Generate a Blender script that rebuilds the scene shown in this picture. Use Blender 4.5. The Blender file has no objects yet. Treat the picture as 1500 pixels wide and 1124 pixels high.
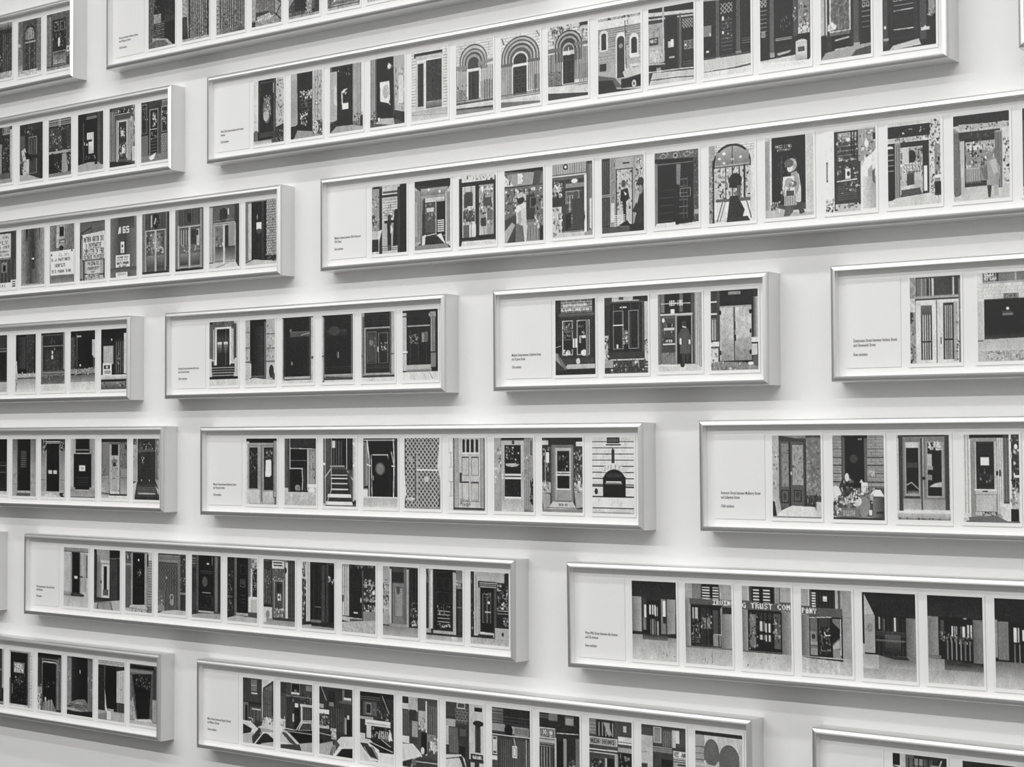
# Gallery wall hung with framed strips of door photographs
FR={
 1:dict(xc=-6.1457,zc=1.6701,rot=0.0010,x0=None,x1=0.6,card=None,pr=[(0.0161,0.1779,0.151,-0.1068),(0.2194,0.3713,0.1276,-0.1236),(0.4091,0.5605,0.1293,-0.1264)]),
 2:dict(xc=-4.7420,zc=1.6735,rot=-0.0002,x0=-0.6,x1=None,card=[-0.5646, -0.3942],pr=[(-0.3679,-0.2158,0.1347,-0.1231),(-0.175,-0.0256,0.1346,-0.1232),(0.0134,0.1652,0.1319,-0.1259),(0.2025,0.3537,0.1331,-0.1247),(0.3917,0.5429,0.1347,-0.1231),(0.5842,0.7374,0.1373,-0.1205),(0.7726,0.9263,0.1392,-0.1186)]),
 3:dict(xc=-3.3028,zc=1.1955,rot=-0.0019,x0=-1.4598,x1=1.4598,card=[-1.4254, -1.251],pr=[(-1.2274,-1.0733,0.1302,-0.1282),(-1.0376,-0.881,0.1317,-0.1259),(-0.8446,-0.6882,0.1322,-0.1263),(-0.6538,-0.4972,0.1329,-0.1269),(-0.4653,-0.3076,0.1364,-0.1276),(-0.2699,-0.1146,0.1331,-0.128),(-0.0818,0.0766,0.1318,-0.125),(0.1081,0.2627,0.133,-0.1234),(0.3021,0.4596,0.1264,-0.1319),(0.4885,0.6489,0.1325,-0.1248),(0.6832,0.8428,0.131,-0.1274),(0.8747,1.0367,0.1265,-0.1313),(1.0706,1.2242,0.1302,-0.1276),(1.2602,1.4165,0.13,-0.1278)]),
 4:dict(xc=-3.5800,zc=0.7140,rot=-0.0015,x0=-0.6,x1=None,card=[-0.5698, -0.3985],pr=[(-0.3699,-0.2127,0.127,-0.1314),(-0.1761,-0.0198,0.128,-0.1293),(0.0171,0.1712,0.1283,-0.1298),(0.2077,0.3631,0.126,-0.1346),(0.3992,0.5534,0.1282,-0.128),(0.5896,0.7447,0.1286,-0.1292),(0.7843,0.9384,0.123,-0.1222),(0.9747,1.1288,0.1261,-0.127),(1.164,1.3187,0.1304,-0.1257),(1.3574,1.5114,0.1288,-0.1264),(1.548,1.7026,0.1285,-0.1252),(1.7389,1.8941,0.1271,-0.1263),(1.9304,2.0852,0.1265,-0.1216)]),
 5:dict(xc=-5.5579,zc=1.1944,rot=0.0028,x0=None,x1=0.6,card=None,pr=[(-0.5685,-0.4067,0.1432,-0.1189),(-0.3543,-0.2031,0.1316,-0.1276),(-0.1636,-0.0212,0.1255,-0.1307),(0.0235,0.1781,0.1267,-0.1254),(0.2179,0.3688,0.1295,-0.1271),(0.4065,0.5602,0.1293,-0.1278)]),
 6:dict(xc=-4.9731,zc=0.7140,rot=0.0013,x0=None,x1=0.6,card=None,pr=[(-1.1261,-0.9606,0.1331,-0.1304),(-0.9269,-0.774,0.1318,-0.1229),(-0.7387,-0.5838,0.1341,-0.127),(-0.5479,-0.394,0.1294,-0.1273),(-0.3609,-0.2048,0.1318,-0.126),(-0.1713,-0.0157,0.134,-0.123),(0.019,0.1744,0.1336,-0.1245),(0.2064,0.3672,0.1273,-0.1263),(0.3996,0.5594,0.1295,-0.1289)]),
 7:dict(xc=-5.7937,zc=0.2376,rot=-0.0018,x0=None,x1=0.6,card=None,pr=[(-0.3632,-0.1992,0.1329,-0.1295),(-0.1422,-0.0083,0.1263,-0.1337),(0.0273,0.1791,0.1273,-0.1308),(0.217,0.368,0.1284,-0.1315),(0.4055,0.5572,0.1292,-0.1323)]),
 8:dict(xc=-4.3021,zc=0.2356,rot=-0.0004,x0=-0.6933,x1=0.6933,card=[-0.6587, -0.4848],pr=[(-0.4625,-0.3107,0.1327,-0.1282),(-0.2713,-0.12,0.1301,-0.1299),(-0.0827,0.0717,0.1307,-0.1278),(0.1136,0.2615,0.1288,-0.1284),(0.3012,0.4535,0.1298,-0.1314),(0.4904,0.6458,0.1277,-0.1325)]),
 9:dict(xc=-2.9053,zc=0.2338,rot=-0.0001,x0=-0.5052,x1=0.5052,card=[-0.4654, -0.2825],pr=[(-0.2665,-0.1135,0.1335,-0.1283),(-0.0786,0.0808,0.1298,-0.1288),(0.1172,0.2705,0.1299,-0.1252),(0.3024,0.4605,0.1301,-0.1293)]),
 10:dict(xc=-1.6040,zc=0.2367,rot=-0.0011,x0=-0.6,x1=None,card=[-0.5604, -0.3962],pr=[(-0.3681,-0.2232,0.1286,-0.1297),(-0.1754,-0.0194,0.1294,-0.1297)]),
 11:dict(xc=-5.5991,zc=-0.2368,rot=-0.0009,x0=None,x1=0.6,card=None,pr=[(-0.5498,-0.391,0.1276,-0.1203),(-0.3541,-0.1987,0.1273,-0.1321),(-0.1649,-0.0118,0.1269,-0.1313),(0.0227,0.1767,0.1284,-0.1304),(0.2141,0.3678,0.128,-0.1294),(0.404,0.5556,0.1276,-0.1323)]),
 12:dict(xc=-3.8158,zc=-0.2422,rot=0.0006,x0=-0.9825,x1=0.9825,card=[-0.9523, -0.7778],pr=[(-0.7528,-0.5965,0.133,-0.1301),(-0.5573,-0.4022,0.1323,-0.1301),(-0.3678,-0.2114,0.1316,-0.1285),(-0.1771,-0.021,0.1304,-0.1309),(0.0114,0.1674,0.1312,-0.1301),(0.2055,0.3581,0.1305,-0.1329),(0.3964,0.5537,0.1298,-0.1307),(0.5889,0.7449,0.13,-0.1259),(0.7821,0.9365,0.1298,-0.1258)]),
 13:dict(xc=-2.0375,zc=-0.2358,rot=0.0030,x0=-0.6,x1=None,card=[-0.5586, -0.39],pr=[(-0.3646,-0.2101,0.1303,-0.1293),(-0.1728,-0.0173,0.1289,-0.1309),(0.021,0.1749,0.1275,-0.1321),(0.2114,0.366,0.1274,-0.1271)]),
 14:dict(xc=-4.5867,zc=-0.7178,rot=-0.0021,x0=-1.264,x1=1.264,card=[-1.2278, -1.0606],pr=[(-1.0287,-0.8773,0.1287,-0.1311),(-0.8412,-0.6859,0.1264,-0.132),(-0.6527,-0.4978,0.1257,-0.1258),(-0.4634,-0.3078,0.1253,-0.1204),(-0.2738,-0.1184,0.1297,-0.1262),(-0.0821,0.0734,0.1283,-0.128),(0.1063,0.2644,0.1298,-0.131),(0.2994,0.4555,0.128,-0.1305),(0.4924,0.6482,0.1267,-0.1294),(0.6825,0.8395,0.1297,-0.1281),(0.8754,1.0315,0.1301,-0.131),(1.0659,1.223,0.1287,-0.131)]),
 15:dict(xc=-6.6546,zc=-0.7147,rot=0.0003,x0=None,x1=0.6,card=None,pr=[]),
 16:dict(xc=-2.5220,zc=-0.7144,rot=0.0090,x0=-0.6,x1=None,card=[-0.5658, -0.3948],pr=[(-0.3674,-0.2097,0.1267,-0.1348),(-0.1779,-0.0193,0.1269,-0.1342),(0.016,0.1749,0.1267,-0.137),(0.2081,0.3644,0.1248,-0.1349),(0.3972,0.5549,0.1232,-0.1387),(0.5894,0.7453,0.1235,-0.1352),(0.7783,0.9349,0.1237,-0.1353)]),
 17:dict(xc=-5.6160,zc=-1.1896,rot=-0.0032,x0=None,x1=0.6,card=None,pr=[(-0.5398,-0.3907,0.1186,-0.1324),(-0.3511,-0.2003,0.1216,-0.1285),(-0.1646,-0.0135,0.126,-0.1273),(0.0228,0.1807,0.1267,-0.1285),(0.2149,0.3716,0.1271,-0.1296),(0.4038,0.5592,0.1278,-0.1251)]),
 18:dict(xc=-3.6421,zc=-1.1916,rot=0.0008,x0=-1.1738,x1=1.1738,card=[-1.1585, -0.9694],pr=[(-0.9444,-0.7883,0.126,-0.1325),(-0.7526,-0.5962,0.126,-0.1346),(-0.5612,-0.4042,0.126,-0.1333),(-0.3687,-0.2147,0.1243,-0.1361),(-0.1757,-0.0221,0.1238,-0.134),(0.0142,0.1725,0.1223,-0.1355),(0.2079,0.3608,0.122,-0.1358),(0.3985,0.5535,0.1237,-0.1341),(0.5906,0.7475,0.1234,-0.1344),(0.783,0.9393,0.1241,-0.1337),(0.9732,1.1318,0.1228,-0.135)]),
 19:dict(xc=-1.6764,zc=-1.1916,rot=0.0019,x0=-0.6,x1=None,card=[-0.554, -0.3903],pr=[(-0.3629,-0.2069,0.127,-0.1308),(-0.162,-0.0166,0.1276,-0.1302)]),
 20:dict(xc=-1.0507,zc=1.1912,rot=0.0006,x0=-0.6,x1=None,card=None,pr=[]),
}
CAMP=[2594.475830,179.293973,573.221729,0.764041,0.033293,0.002209,5.554955,-0.158040]
KEY=115
MID=100
FILL=400
EXPO=-1.53
LAB={
1:'silver box frame cut off by the upper left corner of the view',
2:'silver box frame cut by the top edge, starting with dark stairwell and folding gate prints',
3:'long silver box frame holding three prints of round stone church portals in a row',
4:'long silver box frame of shop entrance prints with passers-by, running off the right edge',
5:'silver box frame at upper left, ending just left of the stone portal strip',
6:'silver box frame at left with prints of painted signs, number 165 and wreathed doors',
7:'short visible end of silver box frame at left with night-dark doorways above pale pavements',
8:'small silver box frame with six prints of tall dark doorways, the first with steps',
9:'small silver box frame with four prints, the third lettered 189-195 over its doors',
10:'silver box frame cut by the right edge, with white double doors and garage prints',
11:'silver box frame cut by the left edge with narrow black doors bearing small white notices',
12:'silver box frame with nine prints, among them a steep stair and a black arched hatch',
13:'silver box frame at right edge with prints of a graffitied door and rubbish bags',
14:'silver box frame low at left with twelve prints of narrow shop doors and folding gates',
15:'silver box frame of which only the grey right side shows at the left edge',
16:'silver box frame at lower right with prints of a bank entrance lettered TRUST COMPANY',
17:'silver box frame in the lower left corner with prints of black graffitied doors',
18:'long silver box frame at the bottom with street prints full of parked cars',
19:'silver box frame cut by the lower right corner, only two print tops showing',
20:'silver box frame of which only a sliver shows at the upper right edge'}
CAP={
2:['Bowery between Delancey Street','and Rivington Street','','Odd numbers'],
3:['West 20th Street between 6th Avenue','Avenue','','Odd numbers'],
4:['Madison Avenue between 56th Street and','57th Street','','Even numbers'],
8:['Greene Street between Broome','and Grand Street','','Odd numbers'],
9:['Madison Street between Catherine Street','and St James Street','','Odd numbers'],
10:['Desbrosses Street between Hudson Street','and Greenwich Street','','Even numbers'],
12:['Mercer Street between Bleecker Street','and Houston Street','','Odd numbers'],
13:['Kenmare Street between Mulberry Street','and Lafayette Street','','Odd numbers'],
14:['Third Avenue between 13th and 14th Street','and 14th Street','','Odd numbers'],
16:['West 49th Street between 6th Avenue','and 7th Avenue','','Even numbers'],
18:['Mott Street between Bayard Street','and Mosco Street','','Odd numbers'],
19:['Canal Street between Baxter Street','and Mott Street','','Even numbers']}
CW={2:.66,3:.70,4:.72,8:.66,9:.64,10:.80,12:.70,13:.78,14:.70,16:.71,18:.66,19:.7}
PL={
1:['photograph of a cluttered dark shop entrance','photograph of an arched glazed house door','photograph of an ornate dark door with posters'],
2:['photograph of a dark stairwell entrance','photograph of a closed folding gate','photograph of a tall folding gate','photograph of an open entrance lobby','photograph of a dark entrance with a handrail','photograph of steps below an entrance','photograph of a dark shop entrance'],
3:['photograph of a black door daubed with paint','photograph of a black door with graffiti','photograph of a black door with a white notice','photograph of a black door with a torn poster','photograph of a wide dark door in a white frame','photograph of a round stone portal with double columns','photograph of a wide stone portal seen closely','photograph of a stone portal with a fanlight','photograph of arched windows behind a parked car','photograph of a corner shop with a metal pole','photograph of a dark wooden shopfront on a slope','photograph of a shopfront with a litter bin','photograph of a glazed shop door with a white edge','photograph of a dark panelled double door'],
4:['photograph of a shop door with two standing figures','photograph of a revolving entrance','photograph of glazed double shop doors','photograph of a person in a pale shawl looking into a shop','photograph of a cluttered newsstand entrance','photograph of two people meeting in a shop entrance','photograph of dark carved double doors','photograph of an arched lit entrance with a dark silhouette','photograph of a person in a fur-collared coat carrying bags','photograph of a shop door with a blurred pale figure','photograph of a shop entrance in speckled stone','photograph of a person in a coat by a shop window','photograph of a shop window'],
5:['photograph of a dark glazed entrance','photograph of a person beside a dark door','photograph of a shop window with a white fixture','photograph of a black door with taped notices','photograph of a narrow glazed door','photograph of a shop door between windows'],
6:['photograph of a hand-painted sign','photograph of a plain metal door with a lock','photograph of a dentist sign at 315 Park Row','photograph of private property signs','photograph of a grey door numbered 165','photograph of glass doors under a wreath','photograph of glass doors with window reflections','photograph of glass doors below a large wreath','photograph of a dark door beside brickwork'],
7:['photograph of a dark shopfront','photograph of a black opening above a snowy pavement','photograph of a dark glazed shopfront','photograph of a dark corner entrance','photograph of a newspaper box before a dark door'],
8:['photograph of a door with white frame above steps','photograph of a dark doorway between stone blocks','photograph of a wide black door','photograph of a plain black door','photograph of dark glazed double doors','photograph of a dark door beside a column'],
9:['photograph of glazed doors with a cyclist passing','photograph of ornate double doors above steps','photograph of a person entering doors numbered 189-195','photograph of pale metal double doors'],
10:['photograph of white double doors with curtains','photograph of a wide dark garage opening'],
11:['photograph of a dark door with small panels','photograph of a narrow black door between stone piers','photograph of a black door with two white notices','photograph of a black door with one white notice','photograph of a peeling panelled door','photograph of a dark door above steps'],
12:['photograph of double doors with a pale poster','photograph of a dark door beside a boarded window','photograph of a steep stair between dark walls','photograph of a dark door with an oval pane','photograph of a door behind wire mesh','photograph of a pale panelled door','photograph of an aluminium glass door','photograph of a glass door between curved shop windows','photograph of a black arched hatch in white stone'],
13:['photograph of a graffitied corner door','photograph of rubbish bags before a dark door','photograph of worn double doors with glass panes','photograph of a pale door with a white notice'],
14:['photograph of a narrow black door in a pale wall','photograph of a white door with a slit window','photograph of a black door between pilasters','photograph of a latticed folding gate','photograph of a dark door between pilasters','photograph of a dark door beside a shop','photograph of a gated door between white posts','photograph of a dark door beside a white post','photograph of a door beside shelves of goods','photograph of a grey panelled door','photograph of a tall dark door','photograph of a black glazed door under a shop awning'],
16:['photograph of glass doors under a dark canopy','photograph of a bank entrance with letters IRVING','photograph of a bank entrance with letters G TRUST COM','photograph of a bank entrance with letters PANY','photograph of an entrance with a slanting dark soffit','photograph of a row of glass doors under a dark soffit','photograph of glass doors in a dark recess'],
17:['photograph of a dark shop edge','photograph of a black door with a painted notice','photograph of a lit sign over a black doorway','photograph of a black doorway with a mat','photograph of a dark doorway with a leaning pole','photograph of a black shutter with graffiti'],
18:['photograph of a street corner with a car roof','photograph of a dark car passing shops','photograph of a pale car roof before shops','photograph of car windows before an awning','photograph of white and dark cars','photograph of a car tail beside a column','photograph of a barred shop above car roofs','photograph of shops with a hanging sign','photograph of a shopfront with a long sign','photograph of a shop with letters KEE JAN','photograph of two round arches above a dark shop'],
19:['photograph of a tall building front','photograph of a dark shopfront']}
ART={
1:["R 0 0 100 100 22;G 0 0 100 12 60 30;N 0 15 100 80 70 10 50 5;V 60 20 100 95 5 45 2;N 0 55 60 80 20 40 65 4;R 0 88 100 100 62;M 0 0 100 100 .3 9",
"R 0 0 100 100 42;N 0 0 100 90 70 30 60 4;R 22 0 80 90 30;A 28 10 75 38 18;A 33 14 70 36 55;V 33 18 70 36 3 25 2;R 30 39 76 42 62;R 30 42 76 92 24;N 34 48 74 88 50 20 48 4;V 22 10 80 92 3 52 1.5;G 0 80 20 100 50 70;R 20 90 85 96 66;R 0 95 100 100 74;R 0 40 12 46 70;M 0 0 100 100 .25 8",
"R 0 0 100 100 36;R 0 0 22 95 30;V 2 5 20 92 3 55 3;R 25 12 82 94 20;Q 28 14 80 34 2 1 50 2;N 28 14 80 60 50 15 55 4;R 48 45 56 60 78;N 50 42 58 60 8 70 85 3;G 30 70 78 90 30 62;R 34 74 74 82 45;B 28 68 80 93 58 2;N 84 50 100 80 30 20 70 5;R 84 62 97 72 75;E 90 67 3 3 15;R 85 80 100 98 28;R 0 95 100 100 55;M 0 0 100 100 .3 10"],
2:["R 0 0 100 100 16;R 0 0 22 100 32;N 0 20 45 80 60 22 50 4;R 20 45 48 60 55;H 26 58 60 88 10 45 1.5;R 60 30 98 90 14;G 60 0 98 60 12 22;P 58 15 86 70 86 96 97 15 97;P 38 0 95 30 88 62 87 78 94 0 100;M 0 0 100 100 .3 8",
"R 0 0 100 100 40;R 0 0 22 100 55;V 24 0 96 96 12 15 4;V 30 0 92 96 9 62 2;N 24 55 96 96 80 12 70 3;P 20 0 60 18 60 22 95 0 100;E 8 75 9 16 25;R 0 96 100 100 60;M 0 0 100 100 .35 9",
"R 0 0 100 100 42;V 12 0 90 92 14 18 2.5;V 16 0 92 92 10 60 1.5;N 18 62 88 94 90 15 70 3;R 0 0 12 100 55;H 0 50 12 100 7 25 1.5;R 88 20 100 80 40;P 35 60 96 100 92 100 100 60 100;M 0 0 100 100 .35 9",
"R 0 0 100 100 52;R 12 0 72 90 24;G 14 0 60 78 12 45;R 56 0 72 86 40;R 0 0 14 90 60;P 62 16 88 60 80 74 88 22 96;R 74 0 78 84 30;P 56 78 30 100 50 100 56 78 52;L 15 3 78 84 100 96;L 20 3 76 60 100 70 82 88;L 75 2 14 94 74 84;R 0 92 12 100 20;M 0 0 100 100 .3 8",
"R 0 0 100 100 30;R 60 30 76 95 52;R 76 0 100 95 22;P 55 0 70 40 40 60 36 62 42 0 86;L 15 3 0 88 60 40;L 65 3 0 72 45 44 62 30;N 0 80 70 98 30 20 60 5;R 20 40 58 90 18;N 55 60 72 92 20 50 75 4;R 76 40 84 90 34;R 0 96 100 100 55;M 0 0 100 100 .3 8",
"R 0 0 100 100 38;R 16 0 80 78 22;P 30 0 60 60 46 100 50 100 66 30 74 0 86;L 68 3 20 90 96 72;H 12 74 96 96 4 62 2;N 0 60 30 92 30 15 70 4;R 0 96 100 100 60;M 0 0 100 100 .3 8",
"R 0 0 100 100 45;R 20 0 80 80 20;H 10 78 90 96 4 60 2;R 0 96 100 100 62;M 0 0 100 100 .3 8"],
3:["R 0 0 100 100 22;R 0 0 16 80 78;R 0 80 15 100 26;P 70 0 62 8 62 8 66 0 66;R 16 0 72 92 18;B 20 4 68 88 30 2;R 67 0 72 95 30;L 75 1.5 66 8 66 22;E 44 48 13 20 38;N 34 26 58 60 40 30 72 4;E 42 57 9 8 66;N 40 25 56 50 20 50 85 3;R 74 0 100 76 68;N 74 4 100 76 55 20 80 4;P 22 74 76 100 72 100 96 74 92;R 20 82 70 90 26;G 0 94 60 100 60 75;R 60 92 100 100 30;N 74 80 100 98 20 15 70 4;R 3 78 14 94 40",
"R 0 0 100 100 22;P 62 0 0 20 0 22 78 0 84;V 2 10 20 78 3 52 2;R 68 0 100 82 68;N 70 8 96 80 50 40 80 5;V 72 0 98 84 3 50 2;R 22 0 68 92 17;N 26 28 68 40 14 55 88 5;L 80 2 50 42 58 30 64 42 66 30;L 85 1.6 54 38 66 28;H 30 34 66 56 4 34 1.5;N 30 40 64 60 24 22 55 3;N 30 62 56 82 26 50 88 4;L 82 2 34 68 52 64;R 0 80 22 100 18;P 55 22 90 70 90 100 100 10 100;R 70 76 100 96 30;E 78 86 9 10 72;N 70 76 100 98 24 20 85 4",
"R 0 0 100 100 40;R 0 8 24 82 64;P 76 12 26 20 30 22 60 12 55;P 20 0 86 24 80 24 92 6 100 0 100;R 6 0 70 8 20;R 22 4 70 94 16;E 40 40 2 2 70;L 88 3 38 58 37 40 46 37;N 40 36 58 44 8 60 90 4;R 38 57 56 66 84;N 26 6 64 16 12 30 60 3;R 70 0 100 86 66;V 70 0 100 88 5 38 2.5;R 96 0 100 90 82;N 74 74 100 96 45 15 70 4;P 60 20 94 70 90 100 92 100 100 0 100;R 92 80 100 94 20",
"R 0 0 100 100 30;R 0 0 18 88 66;V 2 0 18 86 3 38 3;R 18 0 68 92 15;E 56 14 5 4 85;N 50 8 64 18 8 50 90 3;P 82 29 37 56 34 58 60 54 67 30 65;E 46 50 9 10 66;N 36 40 56 60 20 45 80 3;L 86 2 50 62 58 70;P 62 68 0 100 0 100 86 72 82;N 74 20 98 80 30 40 85 6;R 82 30 96 70 76;P 20 70 80 100 82 100 98 68 92;P 66 30 90 68 88 72 98 16 98;N 0 78 24 98 30 12 60 4;E 26 89 3 2.5 88",
"R 0 0 100 100 76;H 0 4 14 80 18 40 1;H 88 2 100 84 20 40 1;R 8 4 86 10 20;R 12 8 84 86 68;R 16 14 82 18 80;R 18 19 34 80 20;R 41 16 84 84 22;R 34 19 41 86 76;G 42 76 84 84 48 32;R 41 74 84 76 50;G 0 86 100 100 62 74;L 45 1 0 96 100 90;M 42 16 84 76 .25 6",
"R 0 0 100 100 76;K 0 0 100 34 4 9 58 1;A 10 4 84 40 30;A 13 6 82 40 66;A 17 10 78 40 34;A 20 12 75 40 60;A 24 15 71 40 30;A 28 18 67 40 55;A 33 22 62 40 26;R 0 32 30 38 48;P 50 60 32 100 26 100 30 60 38;V 0 38 34 82 7 42 2.5;V 62 36 100 80 7 42 2.5;R 34 38 62 42 78;R 34 42 62 82 20;V 34 42 62 80 2 30 1.5;R 30 38 34 82 80;R 62 38 66 82 74;R 0 66 26 82 52;N 0 56 30 84 30 25 60 4;H 0 80 100 88 4 30 2;R 66 58 100 82 55;V 74 56 100 84 4 25 1.5;R 0 84 100 87 25;G 0 86 100 96 76 68;P 26 0 96 100 88 100 91 0 98;P 48 0 98 100 91 100 100 0 100",
"R 0 0 100 100 78;L 30 3 3 4 8 12;L 30 2 90 0 98 8;K 0 0 100 30 4 7 62 1;A 2 4 98 52 32;A 5 6 95 52 62;A 9 9 91 52 30;A 12 11 88 52 64;A 17 14 83 52 28;A 20 17 80 52 58;A 24 20 76 52 34;A 29 25 70 52 72;A 33 28 66 52 22;R 0 40 32 44 38;R 68 38 100 42 38;R 0 44 32 84 66;R 66 42 100 82 66;V 2 44 30 82 6 44 2.5;V 68 42 98 80 6 44 2.5;R 30 42 70 46 82;R 32 47 66 84 18;Q 33 48 65 84 2 3 28 1.5;R 66 44 69 84 78;R 28 46 32 84 74;V 82 60 98 84 4 20 1.5;R 0 62 16 84 58;H 0 82 100 90 4 28 2;G 0 88 100 98 78 70;P 40 0 97 100 92 100 95 0 100",
"R 0 0 100 100 74;N 0 0 100 24 60 30 80 5;N 10 2 40 10 30 15 40 4;R 80 0 100 5 20;K 0 6 100 34 4 6 50 1;A 18 8 86 50 24;A 21 10 83 50 60;A 25 13 79 50 26;A 29 16 75 50 56;A 32 19 71 50 24;A 37 25 66 50 58;A 40 28 64 46 30;L 80 2 52 44 46 36;L 80 2 52 44 52 32;L 80 2 52 44 60 36;R 38 36 66 41 76;R 0 30 34 36 40;R 66 26 100 31 42;V 0 38 36 76 9 36 3;V 66 34 100 76 8 40 3;R 38 42 66 80 16;V 40 42 64 80 2 26 1;H 40 44 64 78 4 26 1;R 0 62 36 86 42;N 0 60 36 84 26 20 60 4;V 78 56 100 80 5 22 1.5;H 0 80 100 88 3 26 2;P 76 0 86 100 80 100 94 0 98;P 24 0 95 100 91 100 96 0 100",
"R 0 0 100 100 62;N 0 0 100 8 40 15 60 4;R 0 4 100 14 80;H 0 14 100 40 9 42 1.5;K 0 16 100 62 7 12 48 1;A 4 16 24 44 78;A 8 20 20 42 22;A 42 22 66 80 80;A 45 27 62 82 22;E 54 40 5 3 50;A 74 26 94 56 78;A 78 31 91 52 20;R 76 54 96 58 80;N 66 0 72 40 20 20 50 3;L 25 2 64 8 66 70;R 0 58 30 72 56;R 4 60 20 70 18;R 74 66 98 80 74;R 80 70 96 80 22;P 62 0 72 20 72 40 78 44 80 0 80;P 34 0 78 40 80 48 86 60 92 0 94;P 16 0 84 34 82 44 94 0 96;P 70 58 77 66 72 100 68 100 78 62 84;P 15 54 86 70 84 100 78 100 94 54 98;E 84 92 5 5 70;E 84 92 2 2 20;P 20 0 98 100 95 100 100 0 100",
"R 0 0 100 100 24;R 0 0 100 9 18;P 72 0 10 100 5 100 9 0 15;P 66 0 18 100 11 100 13 0 20;L 60 4 33 0 33 14;R 0 20 34 72 58;N 2 22 30 40 20 45 70 6;R 2 38 22 48 22;T 4 40 16 5 80 MARKET;R 2 50 34 70 68;N 4 50 32 70 20 55 80 6;L 74 2 33 16 35 70;L 74 2 0 74 36 72;R 38 14 64 82 17;R 44 46 56 54 70;R 50 44 56 52 80;R 46 66 58 68 66;R 68 12 73 84 36;R 74 20 100 80 18;D 75 20 98 32 4 66 1.5;R 78 48 100 60 26;Q 78 48 100 60 3 2 60 1;E 82 54 2 1.5 90;H 76 74 100 80 2 40 1.5;P 18 0 78 100 82 100 86 0 88;R 18 78 28 84 55;P 70 10 88 100 82 100 98 0 102;L 25 2 5 98 60 93 100 91;L 78 2 0 88 70 82 100 80",
"R 0 0 100 100 18;P 62 0 0 70 0 40 3 0 5;R 0 34 17 48 48;R 13 44 16 48 80;R 6 66 12 68 80;R 27 4 34 80 32;R 26 76 36 84 50;R 36 8 62 76 20;D 37 9 62 22 3 66 1.5;H 38 28 62 70 9 34 1.5;E 42 28 2 3 85;E 42 46 2 2 92;N 38 28 62 56 26 20 70 3;R 70 5 78 76 32;R 68 72 80 76 50;R 82 6 100 70 17;H 82 56 100 64 3 40 1.2;L 30 2 0 80 100 70;P 72 0 82 100 72 100 90 0 97;L 14 3 5 98 60 92 100 86;P 78 0 98 100 88 100 100 0 100;L 76 2 18 98 18 88",
"R 0 0 100 100 18;D 0 13 14 22 2 70 1.5;H 0 24 14 60 7 40 2;Q 2 52 12 60 1 3 60 1.5;R 20 12 28 80 34;R 20 80 29 86 55;R 29 12 66 74 15;N 40 38 60 55 14 24 45 3;H 31 63 64 67 2 60 1.5;P 62 34 82 62 80 58 83 36 85;R 66 12 74 64 28;N 66 28 72 45 16 40 85 3;R 76 14 100 20 75;R 76 20 98 60 50;N 78 24 98 56 60 12 80 4;R 76 54 98 62 78;N 78 50 98 62 30 40 90 4;R 74 64 100 84 16;E 82 72 11 3 74;R 71 72 93 94 70;E 82 94 11 3 60;R 75 78 88 85 30;G 74 84 92 94 76 60;P 16 0 90 70 84 70 88 0 96;P 74 0 95 70 86 72 96 92 96 100 88 100 100 0 100;P 82 0 96 100 90 100 100 0 100",
"R 0 0 100 100 20;R 0 0 8 70 64;R 10 0 13 72 70;R 14 16 20 96 22;R 18 15 58 72 38;N 22 18 56 68 80 25 60 3;B 18 14 60 68 72 2.5;R 20 14 24 26 70;P 78 14 60 20 54 32 60 30 64 14 66;R 22 72 60 96 14;L 66 3 30 78 56 76;P 68 28 90 58 86 58 90 28 93;R 66 10 76 94 30;R 66 84 78 90 58;R 80 10 100 96 17;H 82 20 98 70 8 48 1.5;Q 82 30 98 44 2 2 55 1.5;R 0 70 12 100 18;P 58 10 96 70 86 100 82 100 100 0 100;P 28 70 94 100 88 100 100 60 100;M 18 14 60 70 .3 5",
"R 0 0 100 100 15;R 2 6 10 96 26;R 2 85 12 88 60;E 5 72 2 2 80;R 16 24 66 88 20;V 26 6 40 28 3 80 1.5;Q 20 30 60 44 4 2 58 1.5;R 34 34 44 42 60;H 22 52 58 56 2 62 1.5;L 72 2 22 76 58 72;R 18 44 60 86 17;H 22 44 58 52 1 60 1.5;L 70 1.5 22 56 58 52;L 66 2 22 78 58 75;R 70 4 82 92 26;R 72 78 88 81 66;P 74 72 82 80 76 88 82;R 86 30 98 64 52;N 86 28 98 66 24 20 80 4;P 70 20 97 68 88 72 95 12 100;P 20 0 94 14 92 12 100 0 100"],
4:["R 0 0 100 100 70;R 0 4 22 66 56;N 0 4 22 66 50 30 85 4;R 0 0 30 4 20;N 2 0 60 3 10 60 90 4;R 22 2 30 100 20;R 30 4 80 16 72;R 32 9 76 12 30;R 28 14 100 18 20;R 32 19 74 90 62;H 32 22 74 52 8 82 2;N 32 24 74 60 40 40 85 5;R 36 52 70 56 16;E 51 47 5 4 24;R 46 50 56 60 22;E 70 42 6 6 16;P 16 64 46 76 46 80 90 60 90;P 18 44 56 56 54 56 96 46 96;P 80 54 58 62 66 54 72;R 80 0 100 100 16;R 74 4 80 100 22;P 80 20 66 30 64 12 100 4 100;R 0 78 20 96 20;E 5 48 5 8 28;N 0 40 14 60 18 12 90 4;H 30 88 76 96 3 35 2",
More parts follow.
